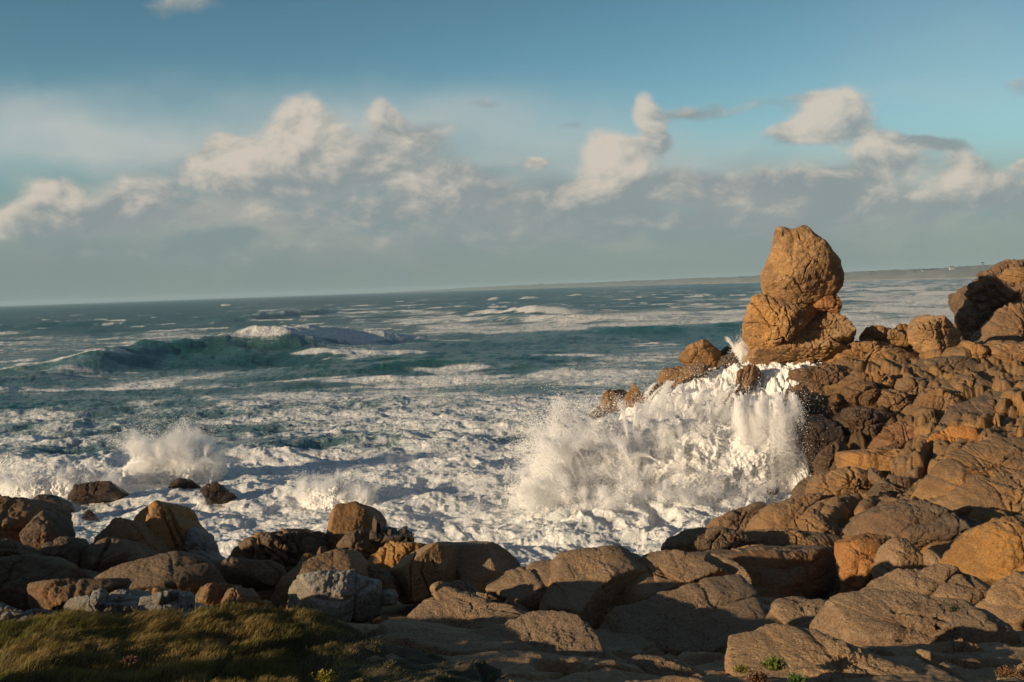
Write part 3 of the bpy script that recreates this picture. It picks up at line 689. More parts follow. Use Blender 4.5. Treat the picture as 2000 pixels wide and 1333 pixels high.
# -- the stack
B('great golden balanced boulder on top of the stack, with a notched crown', [(1515,450),(1522,446),(1533,447),(1544,451),(1554,449),(1564,442),(1578,442),(1590,458),(1609,470),(1626,489),(1640,510),(1646,534),(1645,554),(1635,567),(1626,575),(1604,587),(1582,592),(1549,593),(1520,587),(1496,573),(1490,554),(1490,530),(1498,515),(1506,496),(1513,470)],
  61, (1.9, 2.0), (-.25, -.95, .05), 'gold', 7, 4.0, 3, 1.15, cracks=[[(1531,450),(1528,462)],[(1560,455),(1562,465),(1566,470)],[(1533,540),(1548,545),(1560,560),(1568,575)],[(1590,500),(1575,525),(1568,550)]], cw=1.6, facets=[(.75, .15, .75, .80), (-.55, .25, .85, .86), (.3, -.75, .7, .86), (-.4, -.6, .7, .9)], joints=0, js=(2.6, .08), group=G4)
B('squat golden boulder under the left half of the balanced boulder', [(1496,578),(1472,592),(1460,616),(1450,640),(1452,657),(1462,671),(1489,681),(1515,680),(1534,674),(1556,658),(1578,634),(1595,612),(1597,590),(1544,586)],
  61.3, (1.9, 1.8), FACE, 'gold', 7, 3.6, 3, 1.2, cracks=[[(1497,578),(1505,600),(1520,615)],[(1455,632),(1480,630),(1500,636)],[(1534,600),(1545,640),(1530,670)],[(1460,660),(1500,668),(1540,660)]], cw=1.5, facets=[(.8, -.1, .6, .82), (-.5, -.4, .8, .9)], group=G4)
B('rusty wedge jammed under the right side of the balanced boulder', [(1585,593),(1600,584),(1620,574),(1630,572),(1640,587),(1642,600),(1636,612),(1618,608),(1592,607)], 61, (1.1, 1.3), FACE, 'rust', 6, 4, 4, 1., group=G4)
B('jointed golden block propping the right foot of the stack', [(1600,611),(1630,606),(1640,620),(1652,630),(1662,640),(1668,655),(1655,668),(1606,675),(1578,672),(1574,650),(1585,630)], 61.2, (1.5, 1.6), FACE, 'gold', 7, 5, 4, 1.1,
  cracks=[[(1580,640),(1602,640),(1640,642)],[(1602,612),(1604,640),(1610,668)],[(1634,612),(1636,640)],[(1588,655),(1640,660)]], cw=1.3, strata=(.1, .2, 1, 2.0, .10), group=G4)
B('thin stepped ledges on the right edge of the stack foot', [(1636,634),(1650,630),(1664,636),(1669,652),(1668,664),(1650,668),(1638,656)], 61.4, (.9, .9), FACE, 'gold', 5, 5, 3, 1.2, strata=(0, .1, 1, 3, .1), group=G4)
B('flat layered bed the whole stack stands on', [(1455,690),(1468,672),(1500,674),(1560,670),(1640,664),(1680,668),(1690,682),(1660,700),(1600,715),(1520,718),(1470,712)], 62, (2.2, 2.4), (-.1, -.8, .6), 'gold', 7, 4, 4, 1.2, strata=(.15, .1, 1, 2.2, .12), group=G4)
# -- behind and right of the stack
B('big tilted block with a furrowed top at the end of the headland crest', [(1773,670),(1772,632),(1785,619),(1815,618),(1850,628),(1866,640),(1865,665),(1855,680),(1818,694),(1795,687)], 60.5, (1.2, 1.3), (-.55, -.75, .35), 'gold', 7, 7, 2, 1., cracks=[[(1800,628),(1806,640)],[(1815,624),(1822,640)],[(1830,626),(1838,640)],[(1785,625),(1792,640),(1815,645),(1860,640)]], cw=1.5, facets=[(.9, 0, .45, .72), (0, .8, .6, .84)], group=G3)
B('low pointed slab leaning against the tilted block on the crest', [(1683,655),(1690,644),(1720,641),(1748,645),(1775,660),(1776,675),(1745,677),(1705,667)], 61.5, (.9, 1.1), FACE, 'gold', 6, 4, 4, 1., joints=1, group=G3)
B('small brown stone peeping over between slab and tilted block', [(1742,650),(1752,637),(1768,634),(1778,640),(1778,660),(1750,660)], 62.5, (.6, .6), FACE, 'ochre', 5, 4, 3, 1., group=G3)
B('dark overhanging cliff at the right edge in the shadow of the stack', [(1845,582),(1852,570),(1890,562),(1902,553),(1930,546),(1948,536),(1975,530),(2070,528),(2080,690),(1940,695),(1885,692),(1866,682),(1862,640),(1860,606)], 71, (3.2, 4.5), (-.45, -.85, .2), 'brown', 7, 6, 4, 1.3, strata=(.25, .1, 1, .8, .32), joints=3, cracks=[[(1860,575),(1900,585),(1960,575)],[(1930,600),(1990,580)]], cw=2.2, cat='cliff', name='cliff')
B('small dark knob standing on the left shoulder of the cliff', [(1904,562),(1907,551),(1920,549),(1928,556),(1925,566),(1910,567)], 70, (.5, .5), FACE, 'brown', 5, 4, 3, 1.)
B('sunlit rock capping the dark cliff', [(1946,550),(1952,540),(1965,529),(1985,527),(2010,533),(2070,532),(2070,562),(2000,556),(1970,556)], 69, (1.4, 1.4), FACE, 'ochre', 6, 5, 4, 1.2, strata=(.1, .1, 1, 1.6, .1))
B('brown bank rising below the cliff at the right edge', [(1880,700),(1905,655),(1945,625),(1990,608),(2080,590),(2090,700)], 66, (1.2, 1.6), (-.3, -.7, .65), 'brown', 6, 4, 5, 1., strata=(.2, .0, 1, .9, .12))
# -- the spray ridge
B('largest brown block on the skyline of the spray ridge', [(1331,708),(1334,690),(1345,675),(1385,671),(1400,680),(1405,700),(1395,714),(1360,718)], 64, (1.0, 1.1), (-.5, -.75, .4), 'ochre', 6, 7, 3, .9, joints=1, facets=[(.85, .1, .5, .78)], group=G6)
B('dark wet block between the ridge and the foot of the stack', [(1395,715),(1402,690),(1425,676),(1440,673),(1452,690),(1450,715),(1420,722)], 65, (.9, 1.), FACE, 'dark', 6, 5, 4, 1., group=G6)
B('low ridge block with water draining off its front', [(1283,745),(1297,722),(1340,717),(1375,716),(1380,732),(1350,742),(1325,757),(1290,762)], 63, (1., 1.1), FACE, 'ochre', 6, 6, 4, 1., group=G6)
B('dripping block under the largest block of the spray ridge', [(1340,740),(1343,716),(1368,712),(1378,716),(1376,738)], 62.4, (.8, .8), FACE, 'brown', 5, 6, 3, 1., group=G6)
B('split brown block near the seaward end of the spray ridge', [(1175,795),(1180,778),(1195,764),(1212,760),(1228,768),(1224,788),(1202,800),(1185,803)], 63, (.9, .9), FACE, 'ochre', 6, 6, 3, 1., cracks=[[(1188,770),(1196,792)]], cw=1.6, facets=[(.85, 0, .5, .75)], group=G6)
B('pointed fin of rock just right of the split block on the ridge', [(1216,794),(1230,772),(1240,753),(1250,766),(1262,772),(1272,780),(1262,793),(1240,800)], 62.6, (.7, .8), FACE, 'ochre', 6, 5, 3, 1., joints=1, group=G6)
B('broken rock joining the pointed fin to the draining block on the ridge', [(1252,794),(1260,770),(1276,754),(1292,747),(1304,760),(1300,784),(1275,796)], 62.4, (.7, .8), FACE, 'brown', 6, 6, 4, 1., group=G6)
B('flat wet rock at the top of the cascade just left of the stack foot', [(1390,728),(1408,706),(1436,694),(1456,698),(1452,714),(1425,730)], 63.2, (.7, .8), BANK, 'dark', 6, 6, 4, 1., group=G6)
B('lowest brown tip of the spray ridge, nearest the sea', [(1152,812),(1165,798),(1178,792),(1188,800),(1180,812),(1160,818)], 62.6, (.6, .6), FACE, 'brown', 5, 5, 3, 1., group=G6)
B('block standing in the cascade right below the stack', [(1438,757),(1441,732),(1458,719),(1482,720),(1488,732),(1470,748),(1462,765),(1445,768)], 59.6, (.8, .9), FACE, 'brown', 6, 7, 3, 1., facets=[(.9, 0, .4, .75)], group=G6)
B('small slanted stone awash in the middle of the cascade', [(1403,795),(1408,782),(1425,768),(1440,763),(1446,772),(1430,784),(1412,797)], 58, (.6, .6), FACE, 'brown', 5, 6, 3, 1., group=G6)
B('wet corner block where the waterfall goes over the edge', [(1520,790),(1527,770),(1550,763),(1580,770),(1592,795),(1588,815),(1555,815),(1530,803)], 56, (1., 1.), FACE, 'dark', 6, 7, 3, 1., group=G6)
# -- headland beyond the gully
HB = [
 ('long ribbed bed running down from the foot of the stack', [(1590,722),(1605,695),(1660,680),(1720,672),(1780,682),(1800,698),(1750,712),(1690,720),(1630,728)], 60.5, (1.6, 1.8), BANK, dict(strata=(.5, .2, 1, 1.5, .12), lvl=7)),
 ('smooth brown slab below the tilted crest block', [(1735,735),(1775,712),(1835,700),(1885,706),(1915,730),(1908,747),(1840,748),(1770,744)], 57, (1.2, 1.6), BANK, dict(lvl=6, joints=1)),
 ('sunlit rib with a ragged shadow edge below the cliff', [(1845,712),(1860,685),(1890,674),(1922,688),(1938,712),(1935,740),(1905,728),(1880,712)], 58, (1., 1.1), FACE, dict(lvl=6)),
 ('curled golden rib at the right edge under the cliff bank', [(1925,684),(1948,667),(1985,670),(2020,690),(2040,735),(1995,740),(1972,715),(1948,695)], 57, (1., 1.2), FACE, dict(lvl=6)),
 ('small pale stone in the dark notch near the right edge', [(1972,735),(1980,722),(1990,722),(1994,736)], 56, (.3, .3), FACE, dict(lvl=5)),
 ('row of ribbed blocks along the lip above the waterfall', [(1543,748),(1556,728),(1600,719),(1645,716),(1668,726),(1660,748),(1610,752),(1570,765)], 58.5, (1.1, 1.2), FACE, dict(lvl=7, strata=(1, .1, .25, 1.6, .13))),
 ('fan of narrow ribs leaning right, mid headland', [(1640,765),(1655,742),(1700,732),(1742,740),(1764,760),(1757,780),(1720,776),(1685,768)], 56, (1.1, 1.2), FACE, dict(lvl=7, strata=(1, -.1, -.35, 1.9, .16))),
 ('smooth rounded boulder below the leaning ribs', [(1636,785),(1652,760),(1680,748),(1704,752),(1714,778),(1708,794),(1684,803),(1655,798)], 54.6, (1.1, 1.1), FACE, dict(lvl=6, p=3.4)),
 ('upright slabs leaning left beside the rounded boulder', [(1712,802),(1720,770),(1742,764),(1764,778),(1780,792),(1792,803),(1765,812),(1735,810)], 54, (.8, .9), FACE, dict(lvl=7, strata=(1, .1, .45, 1.5, .13))),
 ('square cracked block in the middle of the headland', [(1755,770),(1762,742),(1780,737),(1812,738),(1816,765),(1800,782),(1778,784)], 54.5, (.9, 1.), (-.1, -.95, .2), dict(lvl=6, p=8, cracks=[[(1792,740),(1795,765),(1790,780)]])),
 ('broad tent shaped block with a lit flank right of the square block', [(1815,770),(1832,750),(1865,742),(1905,742),(1950,764),(1945,790),(1895,800),(1870,802),(1858,782),(1835,768)], 53, (1.2, 1.4), BANK, dict(lvl=6, joints=1)),
 ('big loose boulder with a rounded left edge lying mid headland', [(1795,820),(1796,790),(1808,771),(1835,765),(1860,775),(1875,792),(1866,810),(1840,824),(1812,832)], 51.5, (1.1, 1.1), (-.25, -.93, .1), dict(lvl=7, p=5, joints=0, nf=3)),
 ('small angular block under the upright slabs', [(1618,812),(1622,780),(1638,770),(1652,788),(1648,808)], 54.5, (.6, .7), FACE, dict(lvl=5)),
 ('ribbed buttress hanging over the dark gully', [(1632,815),(1655,803),(1700,802),(1738,808),(1738,832),(1715,850),(1698,868),(1692,888),(1665,880),(1648,855)], 52, (1., 1.2), FACE, dict(lvl=7, strata=(1, .1, -.2, 1.3, .15))),
 ('dark wet pillar beside the waterfall', [(1560,830),(1575,815),(1610,816),(1628,832),(1640,860),(1650,890),(1645,912),(1600,925),(1578,890)], 51.5, (1., 1.2), FACE, dict(lvl=6, mat='dark', p=6)),
 ('wet square block at the foot of the dark pillar', [(1596,905),(1608,880),(1636,868),(1655,880),(1652,912),(1620,925)], 49.5, (.8, .8), FACE, dict(lvl=6, mat='brown', p=7)),
 ('rust coloured wedge between the buttress and the big slope', [(1700,868),(1735,838),(1790,815),(1814,828),(1795,850),(1765,872),(1735,885),(1705,888)], 49.5, (.8, 1.1), BANK, dict(lvl=6, mat='rust', strata=(1, 0, .4, 1.2, .08))),
 ('wide smooth slope of rock above the gully at right', [(1790,880),(1815,845),(1870,815),(1940,790),(2060,765),(2060,850),(1960,858),(1880,868)], 48, (1.1, 1.8), SLAB, dict(lvl=7, p=4, joints=3)),
 ('orange lens shaped slab lit in the middle of the right slope', [(1762,890),(1800,868),(1860,852),(1915,858),(1965,886),(1935,898),(1860,905),(1795,900)], 44.5, (.9, 1.4), BANK, dict(lvl=6, mat='rust', joints=1)),
 ('long two part block with a flat grey top above the gully', [(1655,912),(1655,884),(1692,880),(1745,882),(1805,902),(1850,924),(1812,940),(1782,952),(1750,938),(1700,922),(1668,918)], 44.5, (1.1, 1.4), (-.2, -.85, .5), dict(lvl=7, p=6, cracks=[[(1697,882),(1698,918)],[(1708,884),(1712,905),(1708,920)]])),
 ('hunched block at the top of the cove steps', [(1625,945),(1632,922),(1660,916),(1690,922),(1698,935),(1702,962),(1690,985),(1662,978),(1640,965)], 42.5, (.8, 1.), FACE, dict(lvl=6, p=6, cracks=[[(1655,920),(1658,950)],[(1668,922),(1672,935)]])),
 ('small square block set in the crevice of the cove steps', [(1701,942),(1702,920),(1714,917),(1722,926),(1722,944),(1710,948)], 42, (.45, .5), (-.1, -.98, .1), dict(lvl=5, p=9)),
 ('outer cove block with brown wet flank facing the surf', [(1550,990),(1556,958),(1575,937),(1610,925),(1640,918),(1648,940),(1640,975),(1600,992)], 45, (1., 1.2), FACE, dict(lvl=6, mat='brown', joints=3, p=5)),
 ('striped triangular block below the outer cove block', [(1585,965),(1592,935),(1625,928),(1645,950),(1672,978),(1660,992),(1610,985)], 43, (.7, .8), FACE, dict(lvl=6, joints=3)),
 ('low domed block on the lowest cove step', [(1612,1010),(1618,985),(1640,972),(1690,976),(1715,990),(1700,1002),(1660,1012)], 39.5, (.9, 1.1), BANK, dict(lvl=6, p=3.6)),
 ('broken hollowed rock left of the black cleft', [(1700,975),(1712,948),(1738,933),(1772,940),(1786,960),(1782,985),(1735,992)], 40.5, (.9, 1.), BANK, dict(lvl=6, joints=4)),
 ('wet slabs sliding into the surf below the cove', [(1510,1008),(1530,985),(1562,968),(1600,968),(1625,985),(1620,1010),(1570,1012)], 41.5, (.8, 1.), BANK, dict(lvl=6, mat='brown', joints=3)),
 ('broad speckled slope rising to the right edge', [(1740,1000),(1790,962),(1850,925),(1930,895),(2070,850),(2070,960),(1960,975),(1850,990)], 36, (1.3, 2.2), SLAB, dict(lvl=7, p=4, joints=1, cracks=[[(1885,940),(1886,925),(1905,915),(1950,905)]])),
 ('pitted bank of rock under the speckled slope', [(1800,1020),(1840,975),(1900,955),(1960,945),(2070,930),(2070,1035),(1990,1035),(1930,1022),(1880,1005)], 31, (1.1, 1.8), BANK, dict(lvl=7, p=4, joints=1)),
 ('whale backed slab with a black crack at its right end', [(1635,1062),(1650,1032),(1690,1006),(1760,994),(1840,995),(1900,1004),(1940,1030),(1925,1052),(1850,1064),(1750,1072),(1680,1078)], 29, (1.3, 1.8), BANK, dict(lvl=7, p=4, joints=0, cracks=[[(1860,1000),(1890,1012),(1915,1035),(1940,1035)],[(1880,1040),(1930,1045)]], cw=5)),
 ('pointed brown rock at the edge of the surf', [(1370,1042),(1395,1018),(1440,1000),(1478,989),(1488,997),(1498,1012),(1502,1035),(1440,1050)], 36.5, (1., 1.2), BANK, dict(lvl=6, mat='brown', joints=2, cracks=[[(1465,995),(1450,1020),(1440,1040)]])),
 ('cracked slab with a sharp overhang behind the front ridge', [(1450,1045),(1475,1018),(1515,1004),(1560,1002),(1612,1012),(1657,1022),(1640,1048),(1600,1052),(1520,1050)], 33, (.9, 1.3), BANK, dict(lvl=7, p=5, joints=1, cracks=[[(1505,1012),(1510,1035)],[(1580,1025),(1582,1042)],[(1560,1005),(1600,1030),(1630,1045)]])),
 ('long lit ledge in front of the overhanging slab', [(1440,1060),(1470,1040),(1540,1038),(1600,1044),(1650,1050),(1645,1075),(1600,1088),(1530,1090),(1470,1080)], 30.5, (.8, 1.1), FACE, dict(lvl=7, p=6, joints=0, cracks=[[(1558,1042),(1556,1085)],[(1640,1050),(1642,1070)]])),
 ('rounded snout of the ridge nearest the water, deeply cracked', [(1308,1072),(1316,1052),(1345,1038),(1400,1036),(1440,1044),(1475,1062),(1480,1085),(1420,1095),(1350,1092)], 29.5, (1., 1.3), FACE, dict(lvl=7, p=4, joints=0, cracks=[[(1408,1040),(1390,1060),(1384,1082)],[(1415,1045),(1435,1062),(1425,1085)],[(1440,1050),(1480,1075)]], cw=3.5)),
 ('flat topped step between the snout and the deep gap', [(1415,1102),(1425,1082),(1480,1076),(1560,1085),(1600,1092),(1590,1112),(1500,1118),(1440,1115)], 27.5, (.8, 1.), BANK, dict(lvl=6, joints=1)),
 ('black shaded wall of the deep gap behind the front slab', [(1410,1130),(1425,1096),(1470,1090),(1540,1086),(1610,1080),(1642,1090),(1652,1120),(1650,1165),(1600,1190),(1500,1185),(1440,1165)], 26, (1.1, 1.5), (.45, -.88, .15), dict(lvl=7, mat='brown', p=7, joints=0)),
 ('rust orange face at the right end of the deep gap', [(1640,1100),(1636,1074),(1680,1064),(1718,1068),(1726,1100),(1722,1145),(1695,1158),(1655,1155)], 25, (.8, 1.), (-.5, -.85, .1), dict(lvl=7, mat='rust', p=5, joints=0)),
 ('pale speckled block right of the rust orange face', [(1712,1108),(1722,1077),(1745,1063),(1768,1062),(1788,1085),(1806,1105),(1813,1125),(1790,1140),(1740,1145),(1718,1135)], 24, (.8, .9), (-.4, -.85, .35), dict(lvl=7, mat='granite', p=4, joints=0)),
 ('small leaning stone throwing a black shadow beside the pale block', [(1806,1092),(1814,1078),(1830,1088),(1845,1105),(1849,1124),(1828,1132),(1815,1120)], 23.3, (.35, .4), (-.5, -.85, .2), dict(lvl=6, mat='granite', p=4, joints=0)),
 ('tall rounded dome of rock at the right edge', [(1852,1105),(1868,1075),(1895,1050),(1940,1035),(2000,1020),(2080,1005),(2080,1140),(1990,1142),(1930,1130),(1880,1120)], 22, (1.1, 1.5), (-.45, -.75, .5), dict(lvl=7, p=4, joints=0)),
 ('smooth bank below the speckled dome near the right edge', [(1790,1110),(1830,1085),(1870,1075),(1900,1100),(1940,1130),(1900,1150),(1840,1145)], 24.5, (.8, 1.), SLAB, dict(lvl=6, joints=1)),
]
for i_, (lab, poly, Y, d, n, kw) in enumerate(HB):
    kw = dict(kw); mt = kw.pop('mat', 'brown' if i_ % 4 == 1 else 'ochre'); d = (d[0]*(.62 if n != FACE else .85), d[1])
    B(lab, poly, Y, d, n, mt, group=G3, grow=1.24, js=(1.6, .24 if Y > 36 else .12), **kw)
# -- foreground slabs
FG = [
 ('low granite ledge at the left end of the central slabs, half in shade', [(925,1134),(940,1120),(1010,1108),(1080,1102),(1112,1130),(1085,1175),(1020,1192),(960,1165)], 20, (.6, 1.3), (-.16, -.36, .92), 'granite', dict(lvl=7, p=6, joints=0, nf=6, amp=.7)),
 ('largest central slab, sunlit, ending at a long diagonal joint on its right', [(1050,1112),(1150,1082),(1220,1068),(1262,1063),(1306,1071),(1250,1110),(1200,1147),(1166,1178),(1140,1215),(1060,1195),(1060,1150)], 19.6, (.6, 1.4), (-.2, -.36, .92), 'granite', dict(lvl=8, p=6, joints=0, nf=6, amp=.8, cw=3)),
 ('central slab between the two long diagonal joints', [(1312,1071),(1350,1076),(1398,1108),(1438,1120),(1362,1151),(1288,1180),(1235,1200),(1185,1182),(1208,1147),(1257,1109)], 19.7, (.6, 1.3), (-.12, -.36, .92), 'granite', dict(lvl=8, p=6, joints=0, nf=6, amp=.8, cw=3, cracks=[[(1275,1118),(1330,1135)]])),
 ('lower right central slab, bright above and shadowed below', [(1440,1126),(1475,1160),(1492,1200),(1507,1250),(1470,1292),(1380,1302),(1280,1288),(1165,1250),(1155,1215),(1240,1206),(1292,1185),(1366,1156)], 16.9, (.6, 1.4), (-.1, -.36, .92), 'granite', dict(lvl=8, p=6, joints=0, nf=6, amp=.8, cw=3)),
 ('rounded shoulder at the right end of the widest slab', [(1370,1120),(1395,1096),(1430,1110),(1462,1130),(1480,1165),(1470,1200),(1420,1200),(1385,1160)], 19.6, (.6, .8), (-.3, -.4, .85), 'granite', dict(lvl=7, p=3.5, joints=0, nf=2)),
 ('split off slab just right of the widest slab', [(1497,1262),(1492,1210),(1512,1172),(1545,1158),(1600,1164),(1640,1178),(1652,1200),(1610,1245),(1550,1270)], 15.8, (.5, .9), (-.1, -.4, .9), 'granite', dict(lvl=7, p=4, joints=0)),
 ('flat granite slab at lower left of the widest slab', [(745,1205),(760,1186),(830,1175),(880,1160),(925,1163),(990,1175),(1050,1200),(1092,1222),(1060,1262),(1000,1290),(900,1300),(800,1290),(752,1255)], 14.9, (.5, 1.0), (-.1, -.4, .9), 'granite', dict(lvl=8, p=4, joints=1, nf=3, cracks=[[(760,1195),(765,1225)],[(930,1180),(980,1190),(1020,1200)]], cw=4)),
 ('small flat stone resting on the back edge of the left slab', [(920,1168),(930,1157),(960,1154),(972,1164),(950,1172)], 16.4, (.15, .2), BANK, 'granite', dict(lvl=6)),
 ('chipped wedge of granite between left slab and widest slab', [(975,1195),(985,1170),(1000,1172),(1030,1192),(1050,1205),(1010,1205)], 15.8, (.2, .3), BANK, 'granite', dict(lvl=6)),
 ('grey shaded slab in front of the left slab', [(900,1310),(930,1262),(1000,1240),(1060,1225),(1130,1228),(1190,1255),(1245,1285),(1230,1320),(1150,1350),(980,1370),(910,1350)], 12.6, (.5, .9), (-.1, -.36, .92), 'granite', dict(lvl=8, p=4, joints=0, nf=3)),
 ('bottom slab catching sun at its right, centre foreground', [(1170,1320),(1190,1290),(1250,1275),(1330,1280),(1400,1295),(1418,1312),(1400,1370),(1200,1390)], 11.4, (.4, .8), (-.1, -.36, .92), 'granite', dict(lvl=7, p=4, joints=0)),
 ('long sunlit dome behind the right foreground slab', [(1665,1190),(1695,1163),(1750,1140),(1830,1127),(1900,1131),(1950,1143),(1965,1162),(1905,1190),(1850,1205),(1750,1200),(1690,1205)], 18.4, (.7, 1.), (-.3, -.55, .8), 'granite', dict(lvl=8, p=3.6, joints=0, nf=3)),
 ('sloping slab at the right edge beside the sunlit dome', [(1890,1200),(1940,1150),(2000,1122),(2080,1108),(2080,1215),(1990,1225)], 17.2, (.6, 1.), (-.2, -.5, .85), 'granite', dict(lvl=7, p=4, joints=1)),
 ('finger of stone lying between the gap and the sunlit dome', [(1648,1188),(1655,1178),(1678,1160),(1688,1161),(1682,1172),(1660,1190)], 18.6, (.13, .15), BANK, 'granite', dict(lvl=6, joints=0)),
 ('broad hummocky granite slab at lower right', [(1555,1240),(1565,1215),(1620,1192),(1680,1178),(1740,1184),(1800,1196),(1880,1196),(1945,1192),(1978,1205),(1988,1230),(1962,1268),(1890,1290),(1780,1280),(1680,1262),(1600,1255)], 13.7, (.55, 1.), (-.14, -.36, .92), 'granite', dict(lvl=8, p=4, joints=0, nf=4, amp=1.1, cw=4, cracks=[[(1740,1190),(1800,1205),(1850,1212)],[(1830,1225),(1880,1232)]])),
 ('lowest granite slab in the bottom right corner with a thin dark crack', [(1428,1300),(1440,1272),(1500,1256),(1560,1251),(1640,1256),(1720,1276),(1800,1302),(1890,1335),(1860,1400),(1600,1400),(1460,1370),(1430,1330)], 11.0, (.5, .9), (-.1, -.34, .93), 'granite', dict(lvl=8, p=4, joints=0, nf=3, amp=1.2, cw=3, cracks=[[(1625,1278),(1660,1292),(1690,1306)]])),
 ('pale triangular stone lying on the lowest slab', [(1685,1274),(1700,1266),(1718,1260),(1735,1266),(1768,1292),(1740,1294),(1705,1282)], 12.0, (.16, .2), (-.35, -.75, .55), 'granite', dict(lvl=7, p=4, joints=0)),
 ('rough broken rock under the right rim of the hummocky slab', [(1800,1290),(1830,1262),(1880,1262),(1930,1270),(1950,1300),(1900,1320),(1840,1318)], 12.2, (.3, .4), BANK, 'granite', dict(lvl=7, joints=4, amp=1.4)),
 ('crumbled stones at the right edge of the bottom corner', [(1950,1340),(1960,1310),(2000,1295),(2060,1290),(2060,1370),(1970,1370)], 10.6, (.3, .4), BANK, 'granite', dict(lvl=7, joints=4, amp=1.6)),
 ('low stone at the bottom edge right of the green plants', [(1590,1345),(1600,1322),(1625,1318),(1650,1330),(1655,1350)], 10.4, (.15, .2), BANK, 'granite', dict(lvl=6)),
]
for (lab, poly, Y, d, n, mt, kw) in FG: B(lab, poly, Y, (d[0]*.5, d[1]), n, mt, group=G5, cat='rock slab', name='rock_slab', crease=0, grow=1.07, js=(1.9, .13), **kw)
